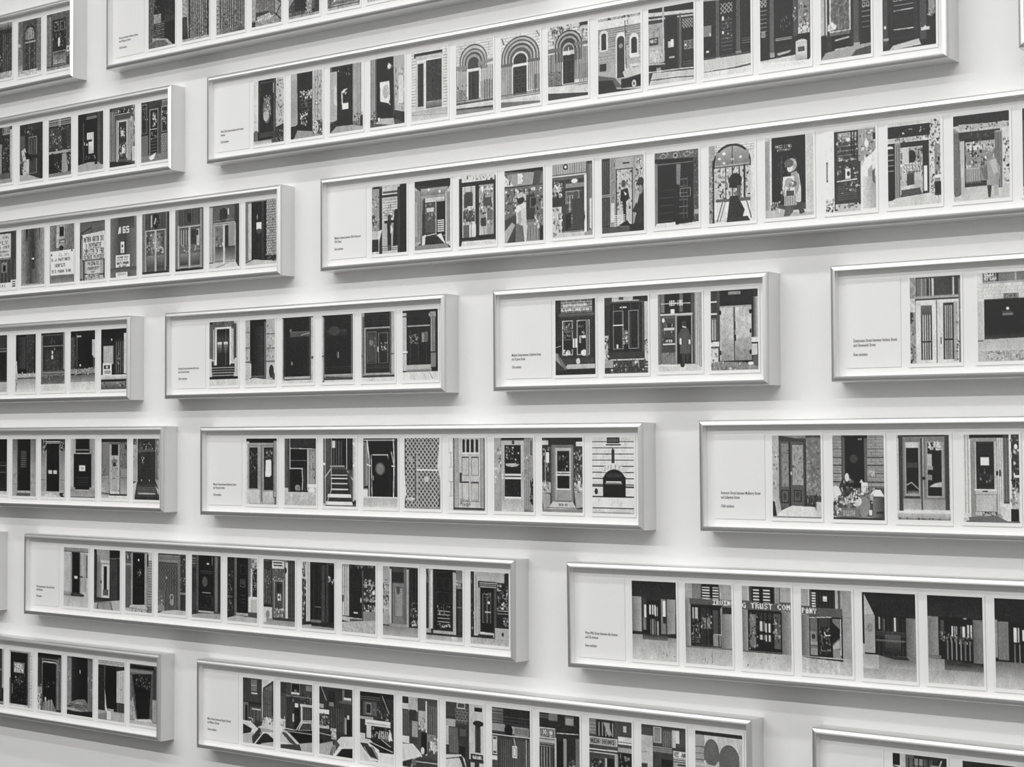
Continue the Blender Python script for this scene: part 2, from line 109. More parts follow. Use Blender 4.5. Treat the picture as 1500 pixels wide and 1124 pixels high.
"R 0 0 100 100 22;P 16 0 0 100 0 100 8 0 10;P 62 0 8 26 20 18 90 0 95;V 2 14 24 88 4 34 2.5;R 18 12 92 26 56;G 18 12 92 22 62 44;E 40 14 3 2 90;E 70 18 3 2 92;R 24 28 90 86 22;R 30 26 84 32 74;R 30 32 60 76 30;N 30 34 60 60 24 25 75 5;R 34 40 54 46 74;L 72 2 32 80 60 78 60 28;R 62 32 84 80 16;H 64 58 82 76 6 76 3;B 60 30 88 82 48 1.5;P 80 22 80 32 78 28 96 20 98;P 82 62 80 74 78 86 94 78 90;R 30 82 66 98 18;R 0 30 6 80 60;P 50 4 96 90 90 96 100 0 100;P 70 86 20 100 10 100 98 86 92;V 88 20 98 90 2 30 2",
"R 0 0 100 100 78;N 20 0 96 9 24 20 85 5;R 0 4 8 100 22;R 6 10 96 15 18;R 96 4 100 96 18;R 4 12 50 92 18;R 50 10 98 90 18;R 10 16 45 88 72;R 14 26 38 46 32;R 18 24 36 44 26;R 24 44 38 50 80;R 12 50 44 66 28;N 12 48 42 70 26 25 70 5;R 30 70 46 86 78;R 12 70 28 88 36;R 55 16 94 86 58;R 60 18 92 24 80;N 56 18 92 72 90 15 88 5;R 66 34 88 46 30;R 56 72 76 86 70;R 76 52 92 66 40;R 60 62 74 74 24;V 8 16 94 88 5 30 1;R 8 90 98 96 22;P 78 10 96 98 90 100 100 0 100;P 14 0 92 8 94 6 100 0 100",
"R 0 0 100 100 40;P 12 0 2 100 0 100 3 0 6;R 8 6 90 24 56;P 80 0 6 24 22 0 22;N 2 4 20 22 12 20 70 5;R 34 6 46 20 80;E 46 10 2 2 96;E 46 16 2 2 96;H 0 22 100 25 1 18 2;P 30 78 4 96 4 90 24 72 24;N 0 26 100 60 130 12 85 5;H 24 32 62 44 5 66 2;V 20 28 70 36 4 18 2;R 56 36 78 70 24;E 72 46 10 8 20;B 66 40 84 54 40 2;P 26 0 70 30 60 36 100 0 100;P 62 0 84 20 72 28 76 6 100 0 100;P 52 40 76 84 72 96 100 40 100;V 42 78 92 98 7 36 2;R 90 80 100 100 18;P 72 76 64 96 80 86 84;N 78 60 100 80 30 20 85 4;P 74 30 50 56 46 58 92 46 88 32 84;P 60 34 56 42 54 46 80 36 78;P 80 26 56 50 44 56 50 34 60 26 58;P 76 44 72 60 78 56 100 40 100 38 84;E 42 40 10 8 20;P 70 30 36 44 31 56 36 56 44 48 38 36 40;E 42 86 9 8 74;P 22 26 90 36 72 40 100 24 100;P 40 30 74 48 78 52 100 28 100",
"R 0 0 100 100 44;R 0 0 84 14 62;V 2 0 82 14 14 44 1.5;E 34 5 6 4 18;E 34 5 3 2 80;H 0 15 88 19 1 78 2.5;R 0 18 80 24 34;R 0 22 84 92 24;E 56 25 8 3 90;R 34 28 80 34 52;R 0 30 24 38 70;N 0 24 28 50 50 15 85 6;R 0 46 28 58 22;R 0 58 24 100 72;N 0 58 26 100 40 35 88 6;R 34 38 76 82 34;R 38 44 64 72 66;V 38 44 64 72 4 26 2;Q 38 44 64 72 4 3 34 2;B 34 38 68 76 58 2;R 28 56 40 70 26;P 16 34 70 48 66 46 86 34 92;R 68 40 76 84 24;H 48 78 78 90 4 36 1.5;R 80 18 86 96 82;R 86 0 100 100 24;V 88 4 98 96 3 52 2;P 76 92 52 98 50 98 92 92 90;P 26 48 50 76 48 82 74 76 90 54 90 50 70;E 60 44 6 5 30;P 72 18 96 80 92 80 98 18 100;P 55 80 96 100 92 100 100 80 100",
"R 0 0 100 100 56;R 0 0 20 96 22;V 2 4 18 90 3 34 2;H 0 48 20 52 2 70 1.5;R 22 0 32 88 50;R 22 60 30 86 76;N 22 10 32 60 14 20 80 4;R 34 2 76 16 62;R 50 8 66 10 24;R 34 16 74 92 70;N 34 18 74 70 90 20 85 4;B 34 16 74 92 20 2.5;E 52 36 5 5 22;E 52 36 4 5 30;P 16 46 44 62 42 66 56 58 60 58 86 52 88 50 60 44 58;P 82 52 46 60 50 56 52;R 74 10 80 92 58;R 80 4 100 90 66;N 80 4 100 60 70 12 85 4;E 92 36 8 6 22;P 20 88 44 98 40 100 50 100 100 72 100 82 76 72 74 82 62;E 92 46 5 6 50;P 64 82 44 90 50 84 64 78 60;H 30 76 56 92 6 80 2;P 30 0 94 76 90 70 100 0 100;P 16 60 84 70 92 40 92;R 66 90 100 100 18",
"R 0 0 100 100 28;R 0 0 100 12 36;N 2 0 98 11 60 22 66 3;L 60 1.5 12 6 20 2 28 6 20 10 12 6;E 48 6 6 4 58;E 48 6 3 2 24;L 60 1.5 66 6 74 2 84 5 74 9 66 6;P 14 0 12 100 8 100 14 0 18;R 6 16 88 96 18;R 0 14 6 100 46;B 6 16 88 98 40 1.5;R 8 18 48 94 15;H 12 46 44 96 5 26 1.5;R 50 17 88 94 17;P 46 50 18 60 18 58 46 50 44;H 56 34 76 88 6 50 1.5;V 62 36 78 90 2 30 1.5;B 58 50 82 62 46 1.5;R 88 12 100 90 30;N 88 14 100 92 40 15 58 4;R 90 80 100 86 62;P 78 4 98 52 94 58 97 100 92 100 100 0 100;P 14 46 90 56 88 56 98 48 98",
"R 0 0 100 100 80;R 0 0 14 100 60;K 0 0 100 12 6 4 56 1;K 0 20 10 100 2 12 40 1;A 10 0 92 40 18;A 14 3 89 40 58;R 12 30 92 98 72;G 16 10 88 26 56 46;E 34 12 4 2 94;E 52 20 3 1.6 94;E 70 18 3 1.6 94;E 34 24 3 1.5 92;E 24 18 3 1.5 90;L 20 1.5 52 0 52 26;H 12 28 90 30 1 20 2;N 14 30 88 72 120 20 88 5;V 30 30 74 76 3 20 2.5;R 76 28 80 74 22;R 16 70 90 74 36;P 80 12 76 90 72 90 98 12 98;L 20 2 30 74 18 98;L 20 2 82 74 92 96;L 22 1.5 36 74 24 98;E 58 47 14 9 18;P 18 46 42 60 38 72 44 70 58 44 56;P 34 62 54 70 54 70 66 60 70;P 20 46 68 62 66 78 84 72 96 40 96;P 22 40 96 84 92 90 100 38 100;P 16 8 20 12 18 12 100 8 100;N 2 40 10 90 30 20 75 4",
"R 0 0 100 100 76;R 0 0 10 100 66;V 0 4 10 90 3 46 2;R 14 0 88 92 17;T 22 10 34 4 72 MORRIS_&_POLL;T 26 15 28 3 66 ATTORNEYS;V 28 24 66 80 3 26 2;N 26 30 50 60 20 22 42 3;R 84 0 100 92 74;R 88 20 96 44 56;R 90 33 95 48 20;R 12 84 84 92 30;P 72 84 20 98 10 98 94 88 92;P 66 0 96 30 90 60 94 100 92 100 100 0 100;N 14 80 34 92 16 40 88 4;E 56 36 10 8 64;N 48 28 64 38 20 40 85 3;E 52 40 6 5 80;E 50 34 9 5 36;P 76 62 46 70 48 74 64 74 82 66 86 60 84 58 64;P 58 54 46 66 44 72 60 66 74 54 66;P 84 38 50 60 50 62 72 42 76 36 64;E 50 58 9 6 62;E 58 60 8 4 40;N 34 56 60 72 20 50 92 5;R 40 72 64 86 70;V 40 74 64 86 5 52 3;P 34 44 86 60 86 58 94 50 99 38 99;P 28 64 82 74 84 82 96 72 98;R 44 68 60 74 30",
"R 0 0 100 100 70;R 0 0 18 100 84;R 2 38 5 62 20;V 2 40 6 60 1 55 2;N 0 84 20 100 30 15 80 4;R 18 2 24 98 22;R 22 2 70 92 24;R 26 4 62 12 60;H 24 6 62 40 6 46 2;N 24 4 64 62 90 12 85 4;E 46 13 4 2 95;R 40 48 50 60 84;E 46 54 3 3 20;L 74 2.5 24 64 62 60;R 24 64 64 86 24;H 26 68 62 86 7 34 1.5;N 26 64 70 78 26 20 72 4;V 50 4 60 30 2 16 2.5;R 66 2 100 40 56;N 68 4 100 40 30 30 85 6;E 82 20 4 4 94;R 94 8 100 16 18;R 20 90 66 96 70;N 24 90 66 96 12 20 50 4;P 84 70 100 70 50 80 38 92 32 100 26 100 100;P 62 84 52 92 46 96 70 90 80 84 70;W 74 60 100 98 78 60;P 40 92 54 98 50 98 70 93 66",
"R 0 0 100 100 72;R 0 4 84 18 18;R 80 0 100 100 76;H 0 18 84 24 1 66 4;N 14 18 80 24 40 30 90 4;N 28 8 70 14 8 60 92 3;R 0 24 78 92 20;R 18 30 72 86 66;R 22 34 64 60 60;N 20 32 68 70 80 15 85 5;E 44 42 10 8 18;R 28 30 40 60 72;T 30 50 34 10 22 SHERRY;T 31 49 34 10 80 SHERRY;R 26 62 64 70 70;R 36 62 50 76 26;P 74 24 78 50 74 56 80 26 82;P 30 26 82 60 78 66 88 26 90;R 66 30 74 86 18;R 68 54 74 84 82;R 14 24 24 94 56;V 15 26 24 92 2 36 2;E 4 30 7 3 84;R 0 30 14 92 16;H 0 34 12 60 4 50 2;N 80 0 98 92 130 14 80 3.4;R 88 30 98 84 50;N 90 34 100 70 26 15 80 5;R 88 66 100 70 82;R 78 86 96 96 60;P 74 0 98 16 92 80 84 100 90 100 100 0 100;R 88 74 100 90 18",
"R 0 0 100 100 70;R 0 0 100 12 18;P 64 10 14 100 10 100 15 12 20;N 12 12 100 18 24 12 80 3.5;P 50 0 14 12 20 12 60 0 70;V 1 20 12 90 3 36 3;R 10 20 84 30 22;N 10 20 80 30 16 14 40 4;R 20 28 78 84 20;R 22 32 74 42 64;R 22 36 72 78 50;R 24 36 58 42 76;N 22 32 74 66 90 12 84 5;R 22 62 48 78 62;V 22 64 50 80 7 46 2;R 22 80 60 84 22;R 74 22 88 88 58;V 75 24 86 88 4 34 2;R 88 20 100 84 76;N 90 30 100 84 24 20 86 5;P 40 0 24 12 28 14 92 4 96 0 90;P 72 4 98 60 88 100 84 100 100 0 100;E 64 44 8 6 70;E 64 48 10 7 50;N 56 40 74 54 24 40 90 4;P 56 58 56 74 52 84 66 80 84 60 86;P 66 64 56 76 54 80 70 72 72;P 40 50 64 60 60 62 78 54 76;P 24 60 84 68 84 66 98 62 98;P 64 72 84 80 84 80 97 73 97",
"R 0 0 100 100 30;R 0 0 100 14 18;R 6 20 30 90 52;R 34 24 84 88 20;N 34 24 84 70 60 15 80 5;R 0 90 100 100 70"],
5:["R 0 0 100 100 22;R 60 0 90 14 58;V 60 2 90 12 4 20 3;N 55 14 90 80 50 12 70 4;R 90 6 100 100 68;R 50 30 56 92 58;R 0 82 92 92 36;R 0 92 100 100 58",
"R 0 0 100 100 22;R 0 20 22 70 34;R 36 0 82 12 24;N 20 4 60 24 20 15 70 5;R 40 24 72 90 26;B 40 24 74 88 56 2;R 40 56 74 62 20;V 44 28 72 54 2 40 1.5;P 70 8 46 24 42 34 60 26 98 14 98 16 70;P 16 20 50 44 54 58 64 30 66;P 74 30 62 42 62 38 96 28 96;N 4 44 40 96 30 15 85 4;P 62 0 92 40 90 90 96 100 100 0 100;P 20 88 50 100 50 100 96 88 90",
"R 0 0 100 100 20;R 0 2 100 12 56;H 0 4 100 14 3 22 2.5;V 44 0 56 40 2 78 2;R 4 14 96 58 26;N 6 14 94 58 70 15 75 5;N 20 30 60 44 26 50 80 3;H 2 56 98 60 2 78 2;R 60 20 80 54 22;N 30 58 100 94 50 15 70 5;E 22 80 9 6 84;E 24 82 5 3 25;P 58 60 62 78 60 86 90 80 98 58 98;P 18 0 62 20 58 40 98 0 98;R 0 94 100 100 48;N 84 56 100 98 24 15 80 4",
"R 0 0 100 100 16;R 36 0 76 10 24;H 34 6 74 14 3 60 1.5;R 26 12 74 86 15;R 36 34 62 46 78;V 38 35 62 45 3 60 1.5;R 56 46 62 52 80;R 42 50 62 70 80;G 42 50 62 70 84 66;E 36 54 3 2 80;E 26 52 2 3 70;N 30 74 70 80 10 40 80 3;V 76 0 96 96 3 32 3;R 78 0 84 90 30;R 20 16 25 84 28;R 0 92 100 100 64;P 62 0 92 40 86 80 84 100 92 100 100 0 100;R 66 84 78 90 20",
"R 0 0 100 100 30;R 0 2 10 96 24;V 2 6 22 90 3 52 4;R 20 4 80 12 18;N 22 5 78 12 14 60 88 4;H 20 11 80 14 1 70 2;R 26 22 84 92 58;R 36 26 68 88 22;B 34 24 70 90 74 3;R 44 40 56 50 74;N 42 34 60 52 14 40 90 4;P 80 50 66 60 64 64 78 48 80;N 36 60 68 86 30 25 66 5;N 84 0 100 70 50 35 88 6;R 86 20 94 80 56;R 34 88 70 94 34;P 20 0 94 60 92 90 94 88 98 0 100;R 88 70 100 94 72",
"R 0 0 100 100 24;R 78 2 100 14 60;R 80 4 98 14 40;R 0 0 30 60 20;B 2 4 22 52 50 1.5;N 4 4 24 30 14 30 75 3;R 32 14 60 94 18;B 32 14 64 92 64 2;H 34 46 60 48 1 80 2;N 44 20 56 42 26 60 92 4;R 68 20 74 90 28;R 76 14 98 58 20;B 76 12 98 54 64 1.5;N 76 18 96 42 20 50 88 3.5;R 74 56 98 90 50;K 74 56 98 90 3 9 32 1;H 36 60 60 90 6 38 1.5;R 2 56 26 90 40;P 46 0 94 100 84 100 100 0 100;P 86 30 92 56 86 48 96 34 98;N 36 50 60 64 12 40 70 3"],
6:["R 0 0 100 100 26;V 0 50 100 92 7 38 3;R 0 4 78 46 74;T 2 8 70 5 46 ON_OR;T 4 16 64 7 44 APPLY;T 2 25 72 5 36 DOOR_OUT;T 8 33 60 4 44 STAND;T 4 39 68 4 44 BACK_DR;R 0 46 78 49 50;R 40 54 62 72 50;R 46 59 58 70 14;R 0 90 100 100 82;N 4 92 60 98 20 40 60 4;R 78 86 100 100 84;R 84 88 96 90 22;R 84 92 96 94 22;R 84 96 96 98 22",
"R 0 0 100 100 55;W 0 0 50 100 56 26;W 50 0 100 100 26 62;G 20 0 80 22 18 30;W 30 0 52 100 36 22;W 52 0 76 100 24 48;R 48 42 54 52 12;R 46 40 48 56 36;R 46 52 56 55 84;R 48 56 54 60 20;W 40 72 60 96 26 44;R 0 97 100 100 58;M 0 0 100 100 .15 4",
"R 0 0 100 100 46;V 0 0 100 48 14 34 2;W 0 0 26 48 52 36;R 28 0 70 40 58;W 28 0 70 40 68 44;R 40 4 58 20 18;B 38 2 60 24 76 2;B 38 26 64 32 24 2;T 42 28 18 3 80 GATE;E 48 40 9 4 20;P 86 2 47 98 42 98 84 4 88;E 8 51 2.5 2 15;E 90 46 2.5 2 15;N 20 50 80 54 20 60 76 4;T 8 57 76 5.5 28 D.J.MATTNER;T 22 67 42 5.5 28 DENTIST;T 8 77 78 5.5 28 315_PARK_ROW;G 4 88 100 100 40 58;V 0 88 100 100 14 34 2;M 0 0 100 42 .2 5",
"R 0 0 100 100 70;R 0 0 100 22 32;V 2 2 46 20 8 44 2;H 50 4 98 20 8 44 1.5;L 16 3 6 20 44 10;P 30 0 20 12 24 12 100 0 100;V 2 30 10 96 2 60 3;R 2 30 7 62 18;P 78 12 24 98 16 98 64 12 66;T 16 26 80 9 24 NATHAN_GREEN_INC;T 24 37 62 9 24 A_COOPERATIVE;T 16 47 80 9 24 COMPLETED_IN_1960;T 16 57 80 9 24 PRIVATE_PROPERTY;L 82 1 12 35 98 33;L 82 1 12 45 98 43;L 82 1 12 55 98 53;R 12 65 98 67 40;R 14 66 20 100 16;R 94 66 98 98 14;R 20 67 94 100 62;R 28 68 80 94 74;T 32 69 44 6 24 PRIVATE;T 32 77 46 6 24 PROPERTY;T 44 84 20 4 40 -NO-;T 32 89 48 5 26 TRESPASSING;R 14 88 30 90 15;R 78 90 96 92 15;N 20 94 92 100 30 35 80 4",
"R 0 0 100 100 34;W 0 0 30 100 44 32;W 30 0 60 100 30 27;W 60 0 100 100 30 46;G 30 0 90 20 26 32;P 92 30 28 34 17 40 16 36 27;T 34 16 40 11 92 165;R 40 41 53 60 84;E 46 48 3 2.5 10;R 42 54 52 55 60;E 46 57 1.5 1.5 20;R 22 63 74 83 86;T 26 65 42 3.5 26 CHATHAM_GREEN;T 26 70 42 3 40 PRIVATE_HOUSE;T 26 74 44 5 22 WATCHMAN;T 32 80 32 3 22 ON_DUTY;R 22 92 66 100 84;R 28 93 60 97 66;G 0 84 100 92 30 40",
"R 0 0 100 100 32;R 14 2 84 28 28;V 16 2 84 28 6 38 2;E 50 14 14 12 16;N 38 4 62 26 40 10 52 4;L 84 3 50 10 46 18;R 32 4 38 24 64;R 0 0 14 98 30;V 2 0 12 98 2 50 3;B 12 28 86 98 68 3;R 16 31 46 94 34;R 52 31 82 94 34;W 18 34 46 60 26 50;W 54 34 80 60 60 30;N 18 32 46 68 28 20 76 5;N 54 32 80 68 28 20 80 5;R 46 28 53 98 66;N 34 56 78 68 26 50 90 4;G 18 70 45 92 50 28;G 54 70 80 92 48 26;R 86 0 92 90 42;R 92 0 100 94 22;R 20 96 96 100 70;P 22 0 98 96 94 96 97 0 100",
"R 0 0 100 100 34;R 14 2 92 26 28;V 16 2 92 26 8 36 2;R 48 6 52 12 92;E 50 14 7 8 20;R 0 0 12 98 26;V 2 0 12 98 2 46 3;R 8 26 14 98 60;B 12 28 92 98 66 3;R 17 32 48 94 38;R 54 32 88 94 36;R 20 34 48 58 60;V 22 34 48 58 3 24 4;R 56 34 74 58 24;R 76 34 86 60 66;R 72 36 82 44 26;R 48 28 54 96 70;N 20 58 86 70 30 40 80 4;G 18 72 46 90 50 26;G 56 72 86 90 48 28;R 88 2 94 96 56;R 94 0 100 96 34;P 20 0 98 96 94 96 96 0 100;R 10 92 94 95 58",
"R 0 0 100 100 28;R 0 2 12 90 64;R 12 2 84 28 36;N 36 6 60 26 44 10 56 4;E 48 16 13 11 22;R 62 6 66 16 84;L 56 1 16 26 84 22;R 84 0 100 92 24;R 14 30 88 94 60;R 20 33 46 90 44;R 52 33 64 68 22;R 64 32 86 88 54;R 46 30 52 92 72;B 14 28 86 94 72 2;N 20 34 46 68 24 22 70 5;E 46 62 2 3 90;G 20 66 46 88 28 58;G 54 66 86 88 26 52;P 74 0 94 88 90 96 100 0 100;L 40 1.5 20 100 60 92",
"R 0 0 100 100 50;R 0 0 16 92 44;R 10 4 20 92 70;R 20 2 68 94 18;V 22 4 50 92 2 24 1.5;E 39 26 2 4 50;R 36 34 54 45 86;E 44 48 8 4 30;R 52 2 60 92 24;R 68 0 100 90 64;K 68 0 100 88 5 22 36 1.6;N 68 4 100 88 90 30 78 3;R 68 86 100 94 20;N 66 84 100 96 20 15 60 4;P 70 0 98 30 92 100 94 100 100 0 100;L 20 2 0 96 20 92"],
7:["R 0 0 100 100 24;H 60 22 100 26 1 44 2;R 60 30 95 78 18;R 60 28 96 30 50;R 0 82 100 100 66;N 0 84 100 98 20 45 75 5",
"R 0 0 100 100 15;R 0 0 4 100 80;P 78 0 46 8 46 12 78 0 90;W 14 4 50 60 20 28;R 58 0 90 68 24;N 60 10 96 66 40 15 50 4;V 56 2 58 66 1 34 2;R 90 0 100 66 18;R 0 68 100 76 68;N 10 66 90 74 24 40 88 4;L 20 1.5 10 76 100 74;G 0 77 100 100 56 80;L 15 2 4 98 8 84",
"R 0 0 100 100 20;R 0 4 8 66 44;B 8 4 94 66 42 1.5;H 8 22 94 24 1 50 2;N 40 4 60 50 14 50 85 3;V 14 30 90 66 8 34 1.5;R 22 34 78 62 24;E 48 34 3 3 85;E 48 42 4 4 80;N 24 40 80 66 20 30 60 3;H 0 67 100 74 3 66 2;G 0 74 100 88 30 44;N 0 72 100 88 50 20 60 5;R 0 88 100 100 78;R 94 0 100 64 50",
"R 0 0 100 100 16;R 0 10 16 66 30;N 0 10 20 70 26 20 55 4;V 20 4 30 66 2 36 1.5;R 26 8 44 11 60;R 60 6 86 56 13;E 40 58 3 2 80;R 88 16 100 46 70;R 88 46 100 64 30;P 16 80 44 92 42 92 64 76 60;G 0 64 100 72 50 56;L 66 2 0 78 60 66 90 62;N 20 62 100 74 30 25 72 5;G 0 74 100 86 38 58;G 0 86 100 100 74 82",
"R 0 0 100 100 18;R 0 0 90 16 15;E 42 18 2 2 80;R 10 28 48 58 70;V 10 28 48 58 5 54 2;R 8 56 42 78 82;R 12 60 36 66 22;E 24 63 4 2 80;H 14 68 38 74 2 22 2;R 54 20 90 74 22;V 56 22 90 74 4 44 2;N 64 30 74 60 26 30 80 3;R 90 8 100 74 74;G 0 76 100 86 80 60;R 0 83 100 87 18;G 0 87 100 100 50 30;N 0 88 100 98 20 20 60 5"],
8:["R 0 0 100 100 70;R 0 0 14 60 22;V 2 4 30 60 4 46 4;R 12 0 86 12 36;N 10 2 86 12 16 20 70 4;R 20 9 76 12 86;R 20 10 26 74 80;R 70 10 77 74 78;R 26 12 70 68 20;G 26 12 70 30 16 28;R 28 32 44 36 76;R 50 32 64 36 76;G 28 36 44 50 50 22;G 50 36 64 50 44 22;L 60 1 57 2 57 70;R 84 4 94 60 30;R 0 58 10 88 74;R 88 58 100 88 72;R 8 62 16 80 22;R 74 66 88 80 24;R 10 68 84 88 20;H 8 70 88 86 4 62 1.8;R 0 86 100 90 18;R 0 90 100 100 76",
"R 0 0 100 100 66;R 16 0 70 94 17;W 18 10 60 90 16 24;R 64 4 70 92 36;R 0 18 18 20 40;R 0 42 18 44 40;R 0 64 20 66 34;R 0 67 20 90 70;R 72 22 100 24 42;R 72 44 100 46 42;R 70 64 100 66 40;R 74 68 100 88 72;E 88 80 8 10 24;E 96 88 6 5 28;N 74 10 98 60 30 45 78 5;N 0 10 14 60 20 45 78 5;G 20 86 66 92 40 20;P 76 0 94 30 90 100 92 100 100 0 100",
"R 0 0 100 100 17;R 0 2 6 96 66;R 4 0 8 92 26;R 90 2 100 100 70;R 86 2 92 96 28;H 26 22 88 28 3 44 1.5;R 26 24 86 30 32;L 60 2 60 28 88 25;H 10 30 86 32 1 26 1;E 28 20 3 2 50;E 32 70 3 3 46;B 10 34 84 90 22 1.5;G 8 90 90 94 70 56;R 0 95 100 100 76;L 40 1 10 96 60 94;R 94 60 100 64 30",
"R 0 0 100 100 17;R 0 2 6 100 70;R 6 4 10 90 34;R 94 2 98 90 40;R 0 60 8 62 30;G 14 22 80 32 24 18;E 40 24 18 7 26;E 52 60 4 5 34;L 60 1.5 54 56 54 64;H 10 76 92 82 2 24 1;G 8 88 100 94 62 46;P 30 8 98 14 92 100 92 100 100 0 100;R 8 97 100 100 76",
"R 0 0 100 100 24;R 0 0 14 100 60;R 4 6 10 90 36;R 10 0 86 22 18;H 14 2 84 20 4 24 1;R 14 22 86 24 60;R 14 25 84 90 20;R 20 30 44 72 28;B 18 28 46 74 50 1.2;B 52 30 80 74 50 1.2;N 22 36 44 50 14 30 66 4;E 30 44 6 4 50;N 60 44 78 56 18 50 88 3;R 49 50 52 58 74;V 22 34 44 72 3 36 1;R 86 0 100 100 66;R 86 0 91 90 36;R 84 60 98 62 34;R 0 62 10 64 34;H 10 76 86 82 2 30 1;G 12 88 86 92 66 52;R 4 91 100 94 26;R 0 94 100 100 78;L 50 1 30 100 36 94",
"R 0 0 100 100 18;R 0 0 12 58 68;R 0 0 14 4 20;R 0 8 14 10 34;R 0 58 14 61 80;R 0 62 12 86 70;R 12 4 78 26 18;R 14 22 78 24 58;V 12 28 78 76 3 26 1.5;N 20 34 46 48 26 30 56 4;R 54 32 72 46 38;R 56 34 62 46 52;E 80 8 6 3 60;R 78 4 94 12 54;R 80 8 93 60 58;V 82 10 93 60 3 36 2;R 80 62 94 82 46;R 94 0 100 88 16;R 10 78 80 84 66;G 12 84 82 88 60 40;R 0 88 100 100 78;L 30 1 76 89 84 98"],
9:["R 0 0 100 100 20;R 8 0 100 20 40;K 10 0 98 18 5 5 66 1.4;T 20 6 60 4 80 ABRAHAM;T 16 12 70 3.5 82 LUNCHEON;R 4 0 14 90 20;R 92 0 100 88 20;R 8 18 98 22 26;R 12 22 92 88 22;H 10 19 96 23 2 40 1.5;R 16 28 44 72 18;R 54 28 84 72 18;B 18 28 44 74 72 2;B 54 28 86 74 68 2;R 22 34 36 44 34;H 20 40 44 56 3 44 1.2;N 18 28 44 52 30 20 70 3.5;N 56 28 84 52 30 20 74 3.5;R 66 48 76 52 90;R 60 48 64 58 62;R 42 52 48 66 20;R 44 52 48 64 86;R 50 52 54 64 82;E 32 71 6 3 88;E 72 71 8 4 84;R 22 72 38 74 80;N 20 66 40 74 14 60 90 4;R 16 78 96 90 26;E 57 82 5 4 76;R 8 88 98 92 66;R 76 28 82 76 44;P 16 0 56 10 54 16 60 14 70 0 72;E 9 61 9 7 15;L 84 1 2 63 14 61;P 56 0 70 8 72 18 90 0 92;P 40 4 72 12 76 30 92 20 94;P 24 0 80 20 90 32 96 0 98;R 30 86 98 90 70;R 0 94 100 100 18",
"R 0 0 100 100 22;R 0 0 16 10 26;R 18 0 80 6 72;R 34 0 44 4 30;R 66 0 96 5 18;R 14 6 92 72 18;H 14 6 92 9 1 36 1.5;R 36 13 52 15 80;V 12 10 90 70 4 28 2;B 20 18 44 68 52 1.2;B 56 18 78 68 56 1.2;H 20 36 44 38 1 84 2.2;R 28 62 32 67 86;R 46 44 54 62 34;N 44 42 54 62 26 40 90 3;R 86 8 96 74 30;R 92 8 100 96 70;N 92 52 100 76 16 20 80 4;R 0 50 8 90 70;E 4 58 4 5 20;N 0 52 12 92 30 20 88 5;R 60 72 80 77 72;R 14 72 92 82 24;H 14 80 100 100 5 72 3;H 14 84 100 100 4 26 4;N 14 82 98 100 40 20 80 5;R 0 82 20 92 60",
"R 0 0 100 100 80;V 84 0 100 96 4 50 2.5;R 0 0 84 94 26;R 0 0 6 94 46;R 8 0 16 24 44;R 16 0 76 26 17;R 50 0 58 24 40;R 76 0 84 92 32;L 70 2 8 14 74 12;T 26 9 32 7 86 189-195;R 30 20 39 26 86;R 6 26 80 29 70;R 6 28 44 90 34;R 10 32 40 80 28;R 22 38 36 46 20;N 10 34 40 60 26 18 66 4;E 13 34 3 3 84;R 14 44 38 47 76;R 16 58 36 64 18;T 18 59 16 4 82 OPEN;R 12 64 40 66 84;R 8 76 42 92 48;N 8 76 42 92 26 36 60 4;R 40 28 44 92 58;R 44 29 80 90 15;V 76 28 79 90 1 60 2;E 60 40 6 4.5 24;P 78 56 42 66 44 64 45 56 44;P 31 53 46 69 45 76 56 78 66 74 66 75 78 50 78 51 66 46 64 47 54;V 53 50 73 76 3 24 1.6;P 24 54 78 62 78 61 90 56 90;P 24 64 78 71 78 70 88 66 88;R 50 58 54 66 90;R 70 60 74 66 86;V 54 50 72 76 3 34 2;P 76 0 93 84 90 100 94 100 100 0 100;E 56 92 5 3 22;P 84 6 91 46 91 40 93 6 94",
"R 0 0 100 100 20;R 0 0 20 62 24;R 0 13 14 15 80;R 0 28 14 30 84;R 0 34 14 62 36;V 2 36 12 62 2 70 2;R 14 0 20 84 30;R 20 0 88 20 17;R 38 2 64 6 52;R 20 20 86 90 70;R 49 20 51.5 90 24;R 20 20 86 22 60;G 22 60 48 90 66 54;G 52 60 86 90 64 50;M 20 20 86 90 .12 4;R 50 40 53 50 20;R 49 56 54 64 16;E 20 28 3 3 18;E 84 28 3 3 18;E 84 52 2 3 18;E 20 78 3 3 20;E 84 78 3 3 20;N 22 60 84 86 16 30 60 2.5;R 20 88 86 90.5 20;R 86 4 92 84 16;R 92 10 100 62 66;W 90 10 100 62 30 74;R 86 60 100 66 82;R 86 68 98 82 74;R 0 64 18 70 82;R 0 72 16 92 74;N 0 64 16 92 10 40 80 4;P 50 0 94 16 90 90 90 100 94 100 100 0 100;N 0 90 100 100 50 30 75 4;P 34 88 84 100 80 100 96 90 94;E 84 92 6 2 82"],
10:["R 0 0 100 100 78;V 0 0 12 100 4 56 3;R 12 0 100 24 28;R 14 2 32 22 40;R 30 4 42 24 24;V 20 2 44 22 3 56 2;R 46 2 84 20 26;R 44 2 48 22 72;R 84 2 88 22 66;R 88 0 96 22 24;R 12 22 98 26 58;R 10 25 98 28 18;R 12 27 96 100 78;R 52 28 54 100 40;R 96 4 100 100 44;R 22 33 44 96 24;R 66 31 86 96 24;V 24 34 42 96 4 66 2.4;V 68 34 84 96 4 62 2.4;R 22 74 44 76 20;R 66 72 86 74 20;G 22 33 44 44 40 30;R 86 30 94 98 62;R 58 70 62 78 15;E 3 46 4 8 26;N 0 40 10 100 34 20 80 3.5;N 92 40 100 98 20 20 70 3.5;R 54 30 60 98 74;L 40 1 6 20 10 60 6 96;R 0 24 10 40 76;M 0 0 12 100 .2 6",
